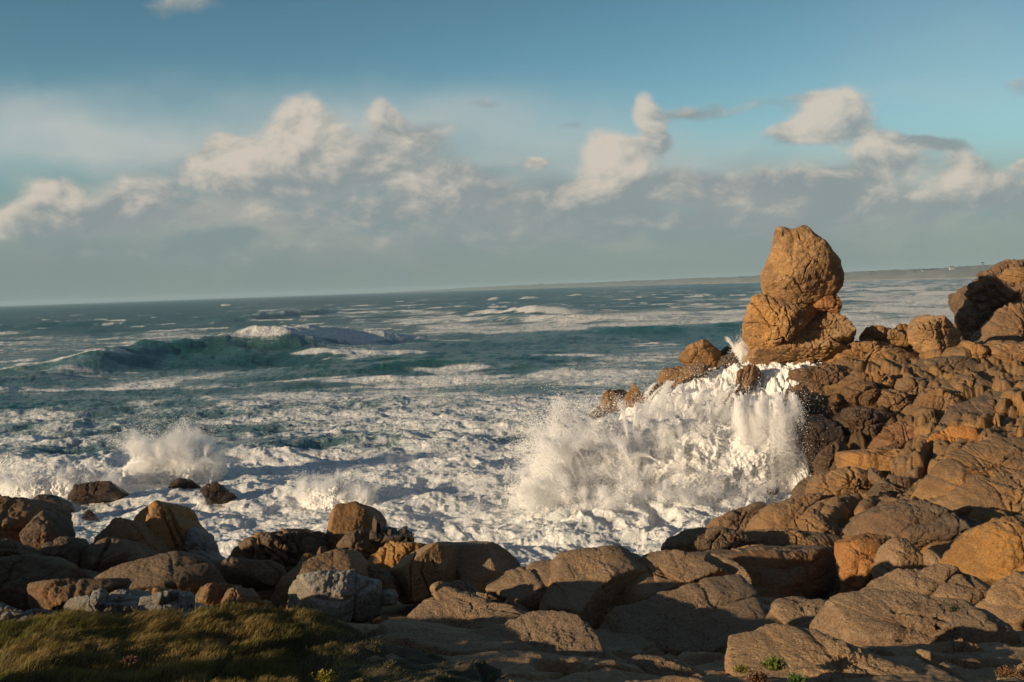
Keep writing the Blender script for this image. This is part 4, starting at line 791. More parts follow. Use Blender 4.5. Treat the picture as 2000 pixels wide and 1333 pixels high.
# -- left pile
LP = [
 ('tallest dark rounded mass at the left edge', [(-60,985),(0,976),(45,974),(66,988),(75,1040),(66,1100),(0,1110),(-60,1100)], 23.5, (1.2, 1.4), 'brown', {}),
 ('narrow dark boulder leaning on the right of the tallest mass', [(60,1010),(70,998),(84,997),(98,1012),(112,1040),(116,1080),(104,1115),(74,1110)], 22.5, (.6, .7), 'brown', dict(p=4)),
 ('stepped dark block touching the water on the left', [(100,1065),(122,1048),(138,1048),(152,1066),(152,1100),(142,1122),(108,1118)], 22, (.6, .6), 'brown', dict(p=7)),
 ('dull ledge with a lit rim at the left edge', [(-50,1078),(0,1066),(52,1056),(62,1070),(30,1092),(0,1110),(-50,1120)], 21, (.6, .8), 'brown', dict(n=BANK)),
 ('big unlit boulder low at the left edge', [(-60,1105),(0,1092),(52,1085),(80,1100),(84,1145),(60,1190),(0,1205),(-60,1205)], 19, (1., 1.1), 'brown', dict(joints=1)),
 ('pair of low dark boulders right of the unlit boulder, upper one', [(80,1108),(108,1094),(126,1098),(134,1120),(110,1135),(84,1130)], 20.5, (.5, .5), 'brown', {}),
 ('flat dark boulder below the stepped block', [(112,1128),(135,1114),(165,1112),(185,1128),(175,1148),(125,1146)], 20, (.5, .5), 'brown', {}),
 ('smooth grey brown boulder lying low above the grey stones', [(57,1198),(62,1165),(85,1142),(140,1136),(222,1128),(235,1140),(180,1172),(110,1200)], 17.2, (.7, .9), 'brown', dict(p=3.6, joints=0)),
 ('rounded front boulder with a deep curved crack', [(152,1118),(162,1090),(188,1066),(218,1052),(248,1060),(268,1082),(278,1110),(262,1135),(200,1138)], 22.3, (.9, 1.), 'brown', dict(p=3.4, joints=0, lvl=7, amp=.6, js=(1.2, .02), crease=0, cracks=[[(214,1056),(198,1085),(190,1105),(183,1125)],[(196,1095),(225,1080)]], cw=4)),
 ('rounded boulder with a sunlit crown behind the cracked boulder', [(200,1060),(204,1035),(222,1022),(245,1017),(270,1022),(290,1042),(305,1072),(314,1105),(270,1125),(215,1100)], 23.8, (.9, 1.), 'ochre', dict(p=3.6, joints=1)),
 ('peaked boulder with pale rifted flank, highest of the left pile', [(270,1030),(276,1012),(300,996),(318,990),(327,984),(338,993),(346,1014),(364,1032),(374,1060),(380,1100),(330,1120),(285,1090)], 25, (.9, 1.1), 'ochre', dict(p=8, joints=0, nf=3, lvl=7, amp=.6, js=(1.2, .03), cracks=[[(316,998),(330,1030),(350,1078)],[(328,990),(350,1040),(372,1078)]], cw=3.5, facets=[(.85, .1, .55, .78)])),
 ('thin tilted slab forming the right flank of the peaked boulder', [(360,1040),(372,1030),(392,1045),(404,1075),(424,1095),(429,1112),(412,1122),(385,1100)], 24.6, (.5, .7), 'grey', dict(joints=3)),
 ('long brown slab slanting up to the right across the left pile', [(105,1198),(165,1165),(230,1133),(300,1106),(368,1077),(392,1084),(417,1112),(408,1155),(340,1172),(260,1180),(180,1195)], 17.8, (.6, .9), 'brown', dict(n=(-.1, -.7, .7), p=7, joints=0, lvl=7, amp=.5, js=(1.5, .03), crease=0)),
 ('little brown wedge under the long slanting slab', [(280,1170),(290,1155),(303,1146),(322,1150),(335,1168)], 15.8, (.25, .3), 'ochre', {}),
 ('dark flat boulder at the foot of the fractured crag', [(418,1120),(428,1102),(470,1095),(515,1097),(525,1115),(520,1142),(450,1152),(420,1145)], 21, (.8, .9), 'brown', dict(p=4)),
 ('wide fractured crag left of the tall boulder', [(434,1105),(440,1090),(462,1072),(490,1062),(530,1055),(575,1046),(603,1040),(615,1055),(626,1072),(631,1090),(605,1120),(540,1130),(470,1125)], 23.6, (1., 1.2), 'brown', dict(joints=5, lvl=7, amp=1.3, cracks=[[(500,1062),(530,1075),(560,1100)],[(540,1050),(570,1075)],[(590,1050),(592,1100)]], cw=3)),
 ('small cap boulder on the left shoulder of the crag', [(492,1062),(495,1050),(510,1041),(530,1040),(546,1049),(535,1062),(510,1068)], 24.2, (.5, .6), 'ochre', dict(p=3.6)),
 ('lit cap block on top of the crag', [(535,1070),(540,1050),(560,1037),(590,1033),(602,1041),(610,1062),(585,1070)], 24, (.6, .7), 'ochre', dict(joints=2)),
 ('knee shaped ochre stone right of the crag', [(583,1108),(590,1090),(608,1083),(622,1094),(618,1116),(595,1125)], 22, (.5, .5), 'ochre', {}),
 ('thin dark splinter standing beside the knee shaped stone', [(620,1100),(622,1080),(629,1068),(634,1085),(630,1104)], 22.8, (.15, .2), 'brown', dict(joints=0)),
 ('tall block shaped boulder rising above the centre left pile', [(640,1080),(644,1050),(650,1010),(656,998),(690,991),(704,986),(718,995),(727,1010),(728,1050),(732,1090),(716,1115),(662,1108)], 24.6, (.9, 1.), 'ochre', dict(p=8, joints=0, nf=2, lvl=7, amp=.5, js=(1.2, .02), crease=0, facets=[(.75, .0, .65, .70), (-.8, .1, .5, .9)])),
 ('dark bulging boulder clasped to the front of the tall boulder', [(662,1080),(670,1052),(700,1035),(722,1040),(737,1065),(734,1105),(708,1120),(672,1108)], 23.6, (.7, .8), 'brown', dict(p=4)),
 ('double topped ochre boulder right of the tall boulder', [(720,1125),(733,1088),(748,1070),(768,1060),(790,1062),(812,1064),(834,1067),(826,1092),(800,1125),(770,1145),(735,1145)], 22.8, (.9, 1.), 'ochre', dict(joints=2, p=4, lvl=7, cracks=[[(752,1068),(745,1100)],[(790,1064),(800,1085)]])),
 ('bright ochre ramp leaning behind the big grey block', [(514,1208),(528,1182),(558,1150),(590,1120),(628,1086),(652,1073),(672,1076),(694,1102),(704,1125),(660,1165),(570,1212)], 19, (.8, .9), 'ochre', dict(p=5, joints=0, lvl=7, amp=.6, js=(1.2, .03), crease=0)),
 ('small dark boulder wedged behind the grey block', [(694,1122),(712,1106),(740,1108),(764,1130),(772,1160),(745,1172),(714,1146)], 19.5, (.6, .6), 'brown', {}),
 ('left half of the split boulder, sunlit and finely cracked', [(777,1170),(776,1125),(785,1100),(806,1080),(840,1066),(868,1061),(879,1068),(881,1120),(880,1145),(850,1170),(800,1178)], 20.3, (.9, 1.), 'granite', dict(p=8, joints=0, nf=2, lvl=7, amp=.45, js=(1.3, .012), crease=0, n=(-.4, -.88, .25), cracks=[[(812,1076),(800,1110),(802,1170)],[(828,1095),(822,1118),(832,1140),(840,1162)],[(846,1095),(852,1110)]], cw=2.2, facets=[(.7, .0, .7, .86)])),
 ('right half of the split boulder, in shade', [(882,1110),(882,1078),(887,1065),(920,1064),(955,1060),(969,1065),(990,1078),(1008,1096),(1011,1114),(975,1145),(925,1155),(885,1150)], 20.9, (.8, 1.), 'granite', dict(p=8, joints=0, nf=2, lvl=7, amp=.45, js=(1.3, .015), crease=0, n=(.38, -.9, .2))),
 ('low stone under the gap of the split boulder', [(842,1170),(846,1148),(862,1139),(880,1141),(878,1160),(860,1172)], 18.6, (.3, .3), 'granite', {}),
 ('broad low stone in front of the shaded half of the split boulder', [(850,1180),(862,1160),(885,1143),(925,1146),(945,1160),(925,1172),(880,1182)], 17.8, (.4, .5), 'granite', dict(n=BANK)),
 ('square lit block half hidden under the crag', [(389,1165),(396,1150),(415,1142),(447,1141),(449,1175),(425,1195),(392,1195)], 17.2, (.45, .5), 'ochre', dict(p=8, joints=1)),
 ('dark companion stone right of the square lit block', [(445,1150),(470,1148),(485,1165),(484,1190),(455,1202),(440,1190)], 17, (.45, .5), 'brown', {}),
 ('knuckled brown stone just above the grass', [(478,1192),(488,1178),(506,1167),(521,1172),(524,1190),(505,1202)], 15, (.25, .3), 'ochre', dict(joints=3)),
]
for row in LP:
    lab, poly, Y, d, mt, kw = row; kw = dict(kw); n = kw.pop('n', FACE)
    kw.setdefault('js', (1.1, .15 if kw.get('joints', 2) >= 3 else .055)); B(lab, poly, Y, d, n, mt, group=G1, **kw)
for (lab, poly, Y, d, kw) in [
 ('big grey lichened block in the middle of the boulder row', [(562,1185),(568,1150),(590,1128),(640,1121),(694,1117),(706,1130),(738,1133),(742,1165),(738,1200),(700,1214),(640,1216),(575,1208)], 16.3, (.8, .9), dict(p=7, joints=0, nf=4, lvl=7, n=(.1, -.93, .32))),
 ('knobbly grey stone at the left end of the boulder row', [(-30,1195),(0,1188),(40,1194),(62,1202),(72,1218),(30,1232),(-30,1236)], 13, (.4, .5), dict(n=BANK)),
 ('low grey stone sunk in grass near the left end', [(55,1212),(62,1200),(90,1194),(122,1196),(132,1210),(100,1222)], 13.2, (.3, .4), dict(n=BANK)),
 ('long crusty grey boulder below the slanting slab', [(122,1212),(130,1185),(145,1174),(182,1170),(205,1160),(240,1160),(280,1168),(286,1200),(240,1218),(150,1220)], 14.2, (.5, .6), dict(lvl=7, joints=3, n=(.0, -.9, .4))),
 ('hump of grey stone on top of the crusty boulder', [(205,1176),(215,1158),(240,1150),(265,1152),(284,1168),(270,1180),(225,1182)], 14.9, (.35, .4), dict(p=3.4)),
 ('square ended grey block at the right of the crusty boulder', [(272,1205),(275,1166),(310,1160),(350,1155),(358,1165),(361,1205),(330,1216),(285,1218)], 13.9, (.4, .5), dict(p=8, joints=1, n=(.0, -.95, .3))),
 ('small shaded grey stone right of the square ended block', [(362,1200),(366,1185),(382,1180),(394,1190),(390,1204)], 14.2, (.2, .25), {}),
 ('small grey stone tucked at the right foot of the big grey block', [(738,1175),(744,1155),(760,1151),(768,1162),(766,1180),(750,1184)], 16.6, (.25, .3), {})]:
    kw = dict(kw); n = kw.pop('n', FACE); B(lab, poly, Y, d, n, 'grey', group=G2, js=(1.3, .08), **kw)
for (lab, poly) in [('tallest of the thin dark spires beside the tall boulder', [(727,1070),(729,1015),(733,1005),(739,1016),(740,1070)]),
  ('second thin spire, just right of the tallest', [(738,1070),(740,1026),(743,1020),(748,1036),(749,1070)]),
  ('flat topped dark tooth in the middle of the row of spires', [(747,1072),(750,1040),(756,1032),(767,1034),(770,1046),(769,1072)]),
  ('forked dark spire right of the flat topped tooth', [(771,1070),(775,1048),(783,1032),(793,1032),(794,1050),(790,1070)]),
  ('last small spire at the right end of the row', [(791,1070),(795,1046),(802,1042),(807,1055),(806,1070)])]:
    w_ = .22
    B(lab, poly, 23.6, (.2, .25), (-.1, -.99, .05), 'dark', lvl=6, p=6, joints=0, nf=1, amp=.5, cat='rock spire', name='rock_spire', group='row of thin dark rock spires')  # spires take the dark stone, their shade put into the colour
# -- rocks awash
for (lab, poly, Y) in [('long flat black reef awash at the left', [(120,972),(150,953),(185,945),(222,945),(236,958),(220,970),(165,980)], 58),
  ('short dark reef left of the long flat one, joined to the shore', [(60,990),(70,974),(95,968),(122,972),(128,988),(100,1000)], 54),
  ('dark lump of reef alone in the foam below the plume', [(391,958),(402,949),(425,947),(442,950),(452,962),(436,976),(408,980)], 57),
  ('tiny black stone in the smooth foam at the left', [(161,1014),(168,1002),(176,997),(184,1004),(189,1014)], 50),
  ('thin sliver of reef showing right of the long flat reef', [(325,952),(345,943),(375,939),(380,945),(350,954)], 60),
  ('small wet rock washed by foam at the foot of the waterfall', [(1492,965),(1498,950),(1510,947),(1520,955),(1516,968)], 50)]:
    B(lab, poly, Y, (.9, 1.2) if Y > 52 else (.4, .4), (-.1, -.85, .5), 'dark', lvl=6, p=4, group=G7)
# ------------------------------------------------------------------ white water running off the rocks
def in_poly(px, py, poly):
    P = np.array(poly, float); ins = np.zeros(len(px), bool); j = len(P)-1
    for i in range(len(P)):
        xi, yi = P[i]; xj, yj = P[j]
        c = ((yi > py) != (yj > py)) & (px < (xj-xi)*(py-yi)/((yj-yi) or 1e-9)+xi)
        ins ^= c; j = i
    return ins
def poly_dist(px, py, poly):
    P = np.array(poly, float); d = np.full(len(px), 1e9)
    for i in range(len(P)):
        a = P[i]; b = P[(i+1) % len(P)]; e = b-a; l2 = e@e+1e-9
        t_ = np.clip(((px-a[0])*e[0]+(py-a[1])*e[1])/l2, 0, 1)
        d = np.minimum(d, np.hypot(px-a[0]-t_*e[0], py-a[1]-t_*e[1]))
    return np.where(in_poly(px, py, poly), d, -d)
def foam_mat(name, holes=.0, scale=1.0, col=(.86, .85, .83), flow=(1, 1, .35)):
    m_, t, b = new_mat(name)
    pos = t.node('ShaderNodeNewGeometry').outputs['Position']
    e = t.node('ShaderNodeAttribute', attribute_name='edge').outputs['Fac']
    q = t.vmath('MULTIPLY', t.vmath('ADD', pos, t.vmath('SCALE', t.vmath('SUBTRACT', t.noise(pos, .9*scale, 5, .6, out=1), (.5, .5, .5)), scale=.7)), flow)
    n = t.noise(q, 1.6*scale, 10, .72, .4)
    n2 = t.noise(q, 7*scale, 8, .75)
    t.put(b.inputs['Base Color'], t.mix(t.remap(n, .35, .6), (.80, .81, .81), (.95, .94, .92))); b.inputs['Roughness'].default_value = .7
    b.inputs['Specular IOR Level'].default_value = .15
    a = t.remap(t.math('ADD', t.math('ADD', t.math('MULTIPLY', n, .6), t.math('MULTIPLY', n2, .4)), t.math('SUBTRACT', e, holes)), .47, .53)
    t.put(b.inputs['Alpha'], a)
    h = t.math('ADD', t.math('MULTIPLY', n, .5), t.math('MULTIPLY', n2, .18))
    bp = t.node('ShaderNodeBump', i_Height=h, i_Strength=.6, i_Distance=1.); t.put(b.inputs['Normal'], bp.outputs[0])
    return m_
M['foam'] = foam_mat('white_water', .02)
def cascade():
    poly = [(1135,850),(1190,806),(1262,786),(1300,762),(1350,742),(1395,722),(1432,706),(1446,690),(1462,700),(1500,712),(1560,716),(1606,716),(1572,736),(1546,752),(1530,776),(1520,800),(1560,822),(1578,870),(1586,935),(1545,985),(1400,1000),(1200,960),(1090,930)]
    x = np.linspace(2.5, 19.5, 620); y = np.linspace(45, 66.5, 620)
    X, Y = np.meshgrid(x, y); X = X.ravel(); Y = Y.ravel()
    Z = np.maximum(ground(X, Y), -.1)
    px, py = proj(np.stack([X, Y, Z], -1))
    d = poly_dist(px, py, poly)
    P = np.stack([X, Y, Z], -1)
    th = fbm(P*np.array([.8, .45, .3]), 5, .55, seed=120, ridge=True); th2 = fbm(P*np.array([2.2, 1., .6]), 4, .6, seed=126)
    d = d+10*fbm(P*.6, 4, .6, seed=130)
    Z = Z+.10+.30*np.clip(th-.3, 0, 2)*np.clip(d/14, 0, 1)+.16*th2
    Z = np.where(d < 0, Z-.3, Z)
    F = grid_faces(620, 620)
    keep = (d[F] > -6).any(1)
    F = F[keep]; used = np.unique(F); mp = np.full(len(X), -1); mp[used] = np.arange(len(used))
    o = mesh_obj('white_water_cascade', np.stack([X, Y, Z], -1)[used], mp[F], M['foam'])
    patch = .16*np.exp(-(((px-1500)/70)**2+((py-880)/70)**2))+.14*np.exp(-(((px-1440)/90)**2+((py-712)/22)**2))
    attr(o, 'edge', (np.clip(d/30, -.2, .14)-patch)[used])
    tag(o, 'white water streaming down the rocks below the balanced stack', 'white water', kind='stuff')
cascade()

# ------------------------------------------------------------------ spray
def spray(name, label, puffs, dens, seed, step=.22, nscale=.30, soft=1.0):
    """puffs: photo x, y of the middle, distance, half width and height in photo pixels, half depth in metres, weight"""
    cs = []
    for (px, py, Y, a, b, dp, k) in puffs:
        c = at(px, py, Y); cs.append((c, (a/FPX*Y, dp, b/FPX*Y), k))
    lo = np.min([c-np.array(r_)*1.55 for c, r_, k in cs], 0); hi = np.max([c+np.array(r_)*1.55 for c, r_, k in cs], 0)
    lo[2] = max(lo[2], -.3)
    bm = bmesh.new(); bmesh.ops.create_cube(bm, size=1)
    me = bpy.data.meshes.new(name); bm.to_mesh(me); bm.free()
    o = bpy.data.objects.new(name, me); COL.objects.link(o); o.location = (lo+hi)/2; o.scale = hi-lo
    m_ = bpy.data.materials.new(name); m_.use_nodes = True; t = NT(m_.node_tree); t.n.clear()
    pos = t.node('ShaderNodeNewGeometry').outputs['Position']
    nz = t.noise(t.vmath('MULTIPLY', t.vmath('ADD', pos, (seed, 0, 0)), (1, 1, .7)), nscale, 9, .70, .6)
    w = t.vmath('ADD', pos, t.vmath('SCALE', t.vmath('SUBTRACT', t.noise(t.vmath('ADD', pos, (0, seed, 0)), nscale*.8, 3, .5, out=1), (.5, .5, .5)), scale=2.6))
    tot = None
    for c, r_, k in cs:
        q = t.vmath('DIVIDE', t.vmath('SUBTRACT', w, tuple(c)), tuple(r_))
        l = t.math('SUBTRACT', 1.0, t.vmath('LENGTH', q))
        l = t.math('MULTIPLY', t.math('MAXIMUM', l, -1.5), k)
        tot = l if tot is None else t.math('SMOOTH_MAX', tot, l, .3)
    f = t.math('ADD', tot, t.math('MULTIPLY', t.math('SUBTRACT', nz, .5), 2.6))
    dn = t.math('MULTIPLY', t.math('POWER', t.remap(f, .0, .75*soft, 0, 1, False), 1.6), dens)
    v = t.node('ShaderNodeVolumePrincipled'); v.inputs['Color'].default_value = (.997, .997, .997, 1); v.inputs['Anisotropy'].default_value = .0
    t.put(v.inputs['Density'], dn)
    out = t.node('ShaderNodeOutputMaterial'); t.l.new(v.outputs[0], out.inputs['Volume'])
    size = (hi-lo).mean()
    m_.cycles.volume_sampling = 'MULTIPLE_IMPORTANCE' if hasattr(m_.cycles, 'volume_sampling') else m_.cycles.volume_sampling
    m_.cycles.volume_step_rate = max(.02, step/(size/10))
    me.materials.append(m_); tag(o, label, 'spray', kind='stuff')
    return o
spray('drifting_plume', 'white plume thrown up by a breaking wave at the left',
      [(330,880,64,44,44,2.2,1.1), (370,868,65,56,34,2.2,1), (285,912,63,48,24,2,.9), (430,885,65,60,22,2,.7), (380,905,63,110,18,2.5,.7), (480,868,66,50,14,1.5,.5)], .7, 11.0, nscale=.5)
spray('low_spray', 'low fringe of spray over the foam near the dark reef',
      [(40,935,60,60,16,2,.9), (140,930,61,60,14,2,.8), (200,945,60,40,12,2,.7)], .5, 21.0, nscale=.55)
spray('leaping_spray', 'spray leaping from a breaker behind the tall boulder',
      [(650,955,56,50,20,1.6,1), (700,965,56,40,16,1.6,.9), (600,960,56,50,14,1.6,.7), (830,930,58,40,12,1.5,.5), (760,900,61,50,12,1.5,.5)], .5, 31.0, nscale=.6)
def foam_mass(label, poly, Y, d, seed, amp=1.0):
    P2 = np.array(poly, float); c = P2.mean(0); C = at(c[0], c[1], Y); V, F = ico(8); V = V.astype(float)
    rx = np.ptp(P2[:, 0])/2/FPX*Y; rz = np.ptp(P2[:, 1])/2/FPX*Y
    Wd = C+V*np.array([rx, d, rz]); q = Wd+seed
    dsp = .60*amp*fbm(q*.45, 3, .5, seed=200)+.20*amp*fbm(q*1.2, 6, .6, seed=205, ridge=True)+.06*fbm(q*5, 3, .6, seed=209)
    Wd = Wd+V*dsp[:, None]
    o = mesh_obj('foam_mass', Wd, F, M['foam2']); attr(o, 'edge', np.full(len(V), .40)); tag(o, label, 'foam', kind='stuff')
M['foam2'] = foam_mat('tossed_foam', 0, 1.3, flow=(1, 1, 1), col=(.90, .89, .87))
foam_mass('boiling heap of foam in the heart of the burst', [(1080, 825), (1450, 1025)], 55.0, 2.8, 3.3, 1.2)
foam_mass('boiling heap of foam at the seaward side of the burst', [(1040, 868), (1250, 1020)], 54.5, 2.2, 9.3, 1.1)
foam_mass('foam heap at the foot of the waterfall', [(1290, 838), (1550, 1040)], 53.0, 2.0, 14.3, 1.1)
foam_mass('tumbling white crest under the drifting plume', [(250, 880), (440, 975)], 65.0, 1.6, 24.3, .7)
foam_mass('tumbling white crest left of the drifting plume', [(-10, 922), (210, 985)], 61.0, 1.4, 34.3, .6)
foam_mass('leaping white crest behind the tall boulder', [(590, 948), (730, 1010)], 56.5, 1.2, 44.3, .6)
def droplets():
    rs = np.random.RandomState(5)
    pts = []
    def cloud(n, px, py, Y, a, b, dp, smin=.012, smax=.05, fall=0):
        n = int(n*1.2); c = rs.normal(size=(n, 3))
        x_ = px+c[:, 0]*a; y_ = py+c[:, 1]*b+np.abs(c[:, 0])*0
        P = at(x_, y_, Y+c[:, 2]*dp); s = .42*(rs.uniform(0, 1, n)**4*(smax-smin)+smin)
        pts.append(np.c_[P, s])
    cloud(5000, 1500, 860, 51.5, 48, 55, 1.2); cloud(2500, 1550, 900, 51, 22, 40, 1.0, .01, .03); cloud(4000, 1480, 790, 53, 50, 20, 1.)
    cloud(4000, 1080, 850, 53, 55, 38, 1.5, .015, .06); cloud(3000, 1180, 800, 56, 60, 16, 1.2); cloud(1200, 1320, 985, 48, 130, 16, 1.5)
    cloud(1200, 1450, 682, 62.8, 10, 20, .6); cloud(1500, 340, 850, 64, 50, 26, 1.5, .02, .06); cloud(2000, 680, 945, 56, 60, 14, 1.5, .02, .05); cloud(1500, 1400, 735, 61, 60, 12, 1.)
    def jets(nj, npj, box, vdir, vj, L, Yr, grav=.25, wide=.35):
        for j in range(nj):
            px = rs.uniform(box[0], box[1]); py = rs.uniform(box[2], box[3]); o_ = at(px, py, rs.uniform(*Yr))
            v = np.array(vdir)+rs.normal(size=3)*vj; l = L*rs.uniform(.4, 1.2)
            m_ = int(npj*rs.uniform(.4, 1.4)); t_ = rs.uniform(0, 1, m_)**.8
            P = o_+np.outer(t_*l, v)+np.outer(t_**2*l*l*grav, [0, 0, -1.])+rs.normal(size=(m_, 3))*(.05+wide*t_**1.3)[:, None]*rs.uniform(.3, 1)
            pts.append(np.c_[P, rs.uniform(.005, .015, m_)*(1+.6*(rs.uniform(size=m_) > .93))])
    jets(150, 1300, (1070, 1440, 845, 965), (-.35, -.25, 1.), .35, 3.0, (51, 55))
    jets(50, 1000, (1060, 1160, 870, 960), (-.5, -.1, .8), .3, 2.0, (51, 55))
    jets(60, 900, (1030, 1120, 930, 1000), (-.5, -.5, .6), .35, 1.2, (50, 53)); jets(90, 900, (1100, 1520, 960, 1010), (-.1, -.5, .7), .35, 1.1, (48.5, 51))
    jets(190, 1400, (1430, 1565, 765, 825), (-.05, -.35, -.3), .12, 3.4, (52, 55), .28, .30)
    jets(60, 900, (1280, 1450, 745, 800), (-.45, -.3, -.2), .15, 2.4, (57, 59), .2, .2)
    jets(30, 700, (1436, 1462, 698, 715), (-.1, 0, 1.), .18, 1.7, (62.5, 63.5), .3, .15)
    jets(120, 1000, (262, 420, 880, 930), (-.25, 0, .9), .34, 2.1, (63, 66)); jets(35, 700, (580, 730, 955, 985), (.1, 0, 1.), .4, 1.0, (55, 57))
    jets(45, 600, (0, 240, 925, 960), (0, 0, 1.), .4, .6, (59, 62)); jets(40, 500, (900, 1300, 930, 1040), (0, 0, 1.), .4, .7, (44, 54))
    P = np.concatenate(pts); P = P[P[:, 2] > .1]
    n = len(P); tet = np.array([[1, 1, 1], [1, -1, -1], [-1, 1, -1], [-1, -1, 1.]])
    rot = rs.normal(size=(n, 3))*.5
    co = P[:, None, :3]+tet[None]*P[:, 3][:, None, None]*(1+rot[:, None, :]*.3)
    F = (np.arange(n)*4)[:, None, None]+np.array([[0, 1, 2], [0, 3, 1], [0, 2, 3], [1, 3, 2]])[None]
    m_, t, b = new_mat('water_drops'); b.inputs['Base Color'].default_value = (.97, .97, .97, 1); b.inputs['Roughness'].default_value = .8
    o = mesh_obj('flying_droplets', co.reshape(-1, 3), F.reshape(-1, 3), m_, False)
    tag(o, 'fine white droplets flying round the waterfall and the spray', 'droplets', kind='stuff')
droplets()

# ------------------------------------------------------------------ turf and grass
TURF = [(-260,1262),(-60,1240),(40,1228),(120,1216),(180,1208),(300,1205),(440,1206),(560,1202),(640,1215),(700,1236),(760,1262),(860,1290),(980,1320),(1050,1380),(-260,1380)]
def turf():
    m_, t, b = new_mat('dark_turf')
    pos = t.node('ShaderNodeNewGeometry').outputs['Position']
    t.put(b.inputs['Base Color'], t.mix(t.remap(t.noise(pos, 3, 6, .7), .4, .6), (.030, .032, .012), (.065, .045, .022))); b.inputs['Roughness'].default_value = .95
    x = np.linspace(-9.5, 1.2, 260); y = np.linspace(7.2, 13.6, 160); X, Y = np.meshgrid(x, y); X = X.ravel(); Y = Y.ravel()
    g0 = ground(X, Y); P = np.stack([X, Y, 0*X], -1)
    Z = g0+.05+.10*fbm(P*1.2, 3, seed=140)+.05*fbm(P*4, 3, seed=144)
    px, py = proj(np.stack([X, Y, g0], -1)); d = poly_dist(px, py, TURF)
    Z = np.where(d < 0, np.minimum(Z, g0-.04), Z)
    F = grid_faces(160, 260); keep = (d[F] > -12).any(1); F = F[keep]
    o = mesh_obj('turf', np.stack([X, Y, Z], -1), F, m_); tag(o, kind='structure')
    # blades
    rs = np.random.RandomState(3); n = 260000
    bx = rs.uniform(-9, 1, n); by = rs.uniform(7.6, 13.4, n)
    g = ground(bx, by); px, py = proj(np.stack([bx, by, g], -1)); d = poly_dist(px, py, TURF)
    P = np.stack([bx, by, 0*bx], -1)
    tuft = fbm(P*1.6, 4, .6, seed=150); tall = sstep(750, 480, px+120*tuft)
    keep = (d > 0) & (rs.uniform(0, 1, n) < np.clip(.35+tall+tuft*.5, .08, 1)) & (py < 1420)
    bx, by, g, tuft, tall, px, py = [v[keep] for v in (bx, by, g, tuft, tall, px, py)]
    P = np.stack([bx, by, 0*bx], -1); n = len(bx)
    z0 = g+.05+.10*fbm(P*1.2, 3, seed=140)+.05*fbm(P*4, 3, seed=144)
    h = (.04+.058*tall*(.7+.9*np.clip(tuft+.4, 0, 1.4)))*rs.uniform(.6, 1.35, n)
    lean = .6+.35*fbm(P*.9, 2, seed=160)+rs.normal(size=n)*.22; az = R(10)+rs.normal(size=n)*.5
    dx = np.cos(az)*lean; dy = np.sin(az)*lean*.8
    w = rs.uniform(.0022, .0048, n); side = rs.uniform(0, np.pi, n); sx = np.cos(side)*w; sy = np.sin(side)*w
    lv = []
    for f_, wf in ((0, 1.), (.45, .8), (.8, .5), (1., .05)):
        cx = bx+dx*h*f_**1.8; cy = by+dy*h*f_**1.8; cz = z0-.02+h*f_*(1-.35*f_*np.abs(lean))
        lv.append(np.stack([cx-sx*wf, cy-sy*wf, cz], -1)); lv.append(np.stack([cx+sx*wf, cy+sy*wf, cz], -1))
    co = np.stack(lv, 1).reshape(-1, 3); b0 = (np.arange(n)*8)[:, None, None]
    F = (b0+np.array([[0, 1, 3, 2], [2, 3, 5, 4], [4, 5, 7, 6]])[None]).reshape(-1, 4)
    mg, t, b = new_mat('windblown_grass')
    a = t.node('ShaderNodeAttribute', attribute_name='tone').outputs['Fac']; a2 = t.node('ShaderNodeAttribute', attribute_name='dry').outputs['Fac']
    c = t.mix(a, (.075, .080, .016), (.17, .155, .036)); c = t.mix(a2, c, (.34, .24, .085))
    t.put(b.inputs['Base Color'], c); b.inputs['Roughness'].default_value = .6; b.inputs['Specular IOR Level'].default_value = .2
    tr = t.node('ShaderNodeBsdfTranslucent', i_Color=c); mx = t.node('ShaderNodeMixShader', i_0=.35)
    t.l.new(b.outputs[0], mx.inputs[1]); t.l.new(tr.outputs[0], mx.inputs[2]); t.l.new(mx.outputs[0], t.n['Material Output'].inputs[0])
    o = mesh_obj('grass', co, F, mg); attr(o, 'tone', np.repeat(np.clip(.5+.5*fbm(P*1.1, 3, seed=170)+rs.normal(size=n)*.2, 0, 1), 8))
    attr(o, 'dry', np.repeat(np.clip(.35+.9*fbm(P*.8, 3, seed=175)+rs.normal(size=n)*.25, 0, 1), 8))
    tag(o, 'long windblown grass on the bank at lower left', 'grass', kind='stuff')
turf()
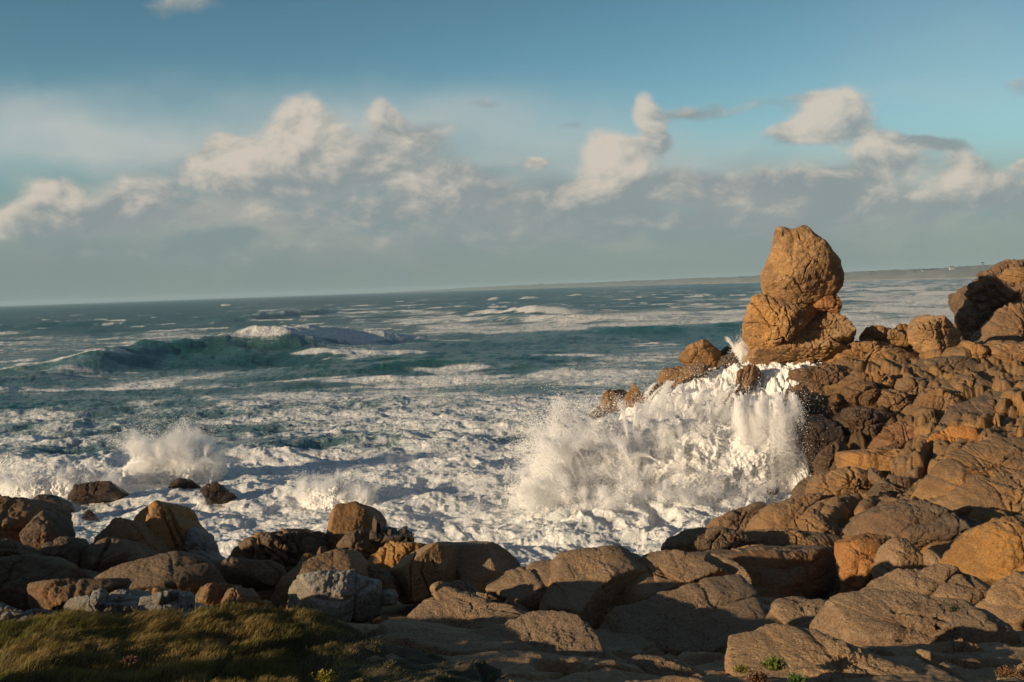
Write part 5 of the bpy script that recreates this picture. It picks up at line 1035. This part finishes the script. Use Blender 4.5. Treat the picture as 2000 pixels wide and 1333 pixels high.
def plant(px, py, size, label, n=70, col=(.10, .13, .02), dry=False, seed=0):
    rs = np.random.RandomState(seed+40)
    d = ray(px, py); Y = np.linspace(8.5, 14, 400); pts = CAM+d[None]*(Y/d[1])[:, None]
    gz_ = ground(pts[:, 0], pts[:, 1]); top = gz_
    i = np.argmax(pts[:, 2] < gz_+.18); base = pts[i].copy()
    e = bpy.data.objects.new('heath_plant' if dry else 'seaside_plant', None); COL.objects.link(e); e.location = base; tag(e, label, 'plant', 'low plants growing between the slabs')
    m_, t, b = new_mat('plant_leaf'); c = t.mix(t.node('ShaderNodeAttribute', attribute_name='tone').outputs['Fac'], col, tuple(min(1, v*2.1) for v in col))
    t.put(b.inputs['Base Color'], c); b.inputs['Roughness'].default_value = .5
    ms, ts, bs = new_mat('plant_stem'); bs.inputs['Base Color'].default_value = (.10, .06, .03, 1)
    lc, lf, sc_, sf, tone = [], [], [], [], []
    for k in range(n):
        a = rs.uniform(0, 2*np.pi); el = rs.uniform(.15, 1.35); L = size*rs.uniform(.5, 1.); dr = np.array([np.cos(a)*np.cos(el), np.sin(a)*np.cos(el), np.sin(el)])
        root = np.array([rs.normal()*size*.22, rs.normal()*size*.16, -.03]); tip = root+dr*L*.7
        s = np.cross(dr, [0, 0, 1.]); s /= np.linalg.norm(s)+1e-6; w = .003
        b0 = len(sc_); sc_ += [root-s*w, root+s*w, tip+s*w*.5, tip-s*w*.5, root+np.array([0, 0, w*2]), tip+np.array([0, 0, w])]; sf += [(b0, b0+1, b0+2, b0+3), (b0, b0+4, b0+5, b0+3), (b0+1, b0+4, b0+5, b0+2)]
        for j in range(9):
            f_ = rs.uniform(.25, 1.); p_ = root+dr*L*.7*f_; a2 = rs.uniform(0, 2*np.pi); e2 = rs.uniform(.1, 1.2)
            ld = np.array([np.cos(a2)*np.cos(e2), np.sin(a2)*np.cos(e2), np.sin(e2)]); ls = np.cross(ld, [0, 0, 1.]); ls /= np.linalg.norm(ls); l_ = size*rs.uniform(.12, .24); wl = l_*.22
            q0 = len(lc); mid = p_+ld*l_*.5; dn = np.cross(ls, ld)*wl*.5
            lc += [p_, mid+ls*wl, p_+ld*l_, mid-ls*wl, mid-dn]; lf += [(q0, q0+1, q0+4, q0), (q0+1, q0+2, q0+4, q0+1), (q0+2, q0+3, q0+4, q0+2), (q0+3, q0, q0+4, q0+3)]; tone += [rs.uniform()]*5
    lf = [f_[:3] for f_ in lf]
    o = mesh_obj('leaves', lc, lf, m_, False, e); attr(o, 'tone', tone); mesh_obj('stems', sc_, sf, ms, False, e)
plant(1512, 1302, .20, 'fresh green leafy plant at the left end of the lowest slab', 90, seed=1)
plant(1448, 1308, .12, 'small yellow green tuft at the left foot of the lowest slab', 50, (.16, .15, .02), seed=2)
plant(1555, 1328, .14, 'dark green cushion at the bottom edge right of the leafy plant', 60, (.04, .10, .02), seed=3)
plant(640, 1325, .16, 'yellow green leafy patch catching light at the bottom edge in the dark turf', 90, (.17, .15, .015), seed=4)
plant(700, 1330, .10, 'small yellow sprig beside the leafy patch in the dark turf', 40, (.15, .12, .02), seed=5)
plant(1480, 1328, .16, 'brown withered heath below the green leafy plant', 80, (.12, .055, .025), True, seed=6)
plant(1640, 1250, .07, 'tiny green tuft in a hollow of the hummocky slab', 30, (.08, .09, .02), seed=7)
plant(1862, 1188, .09, 'dark tuft in the notch behind the hummocky slab', 40, (.03, .04, .012), seed=8)
plant(1965, 1315, .14, 'dry brown plants on the crumbled stones at the right corner', 60, (.14, .07, .03), True, seed=9)
plant(255, 1290, .12, 'brown withered patch amid the windblown grass', 60, (.13, .07, .04), True, seed=10)
plant(760, 1296, .10, 'small plant on the dark turf under the left slab', 30, (.06, .07, .02), seed=11)
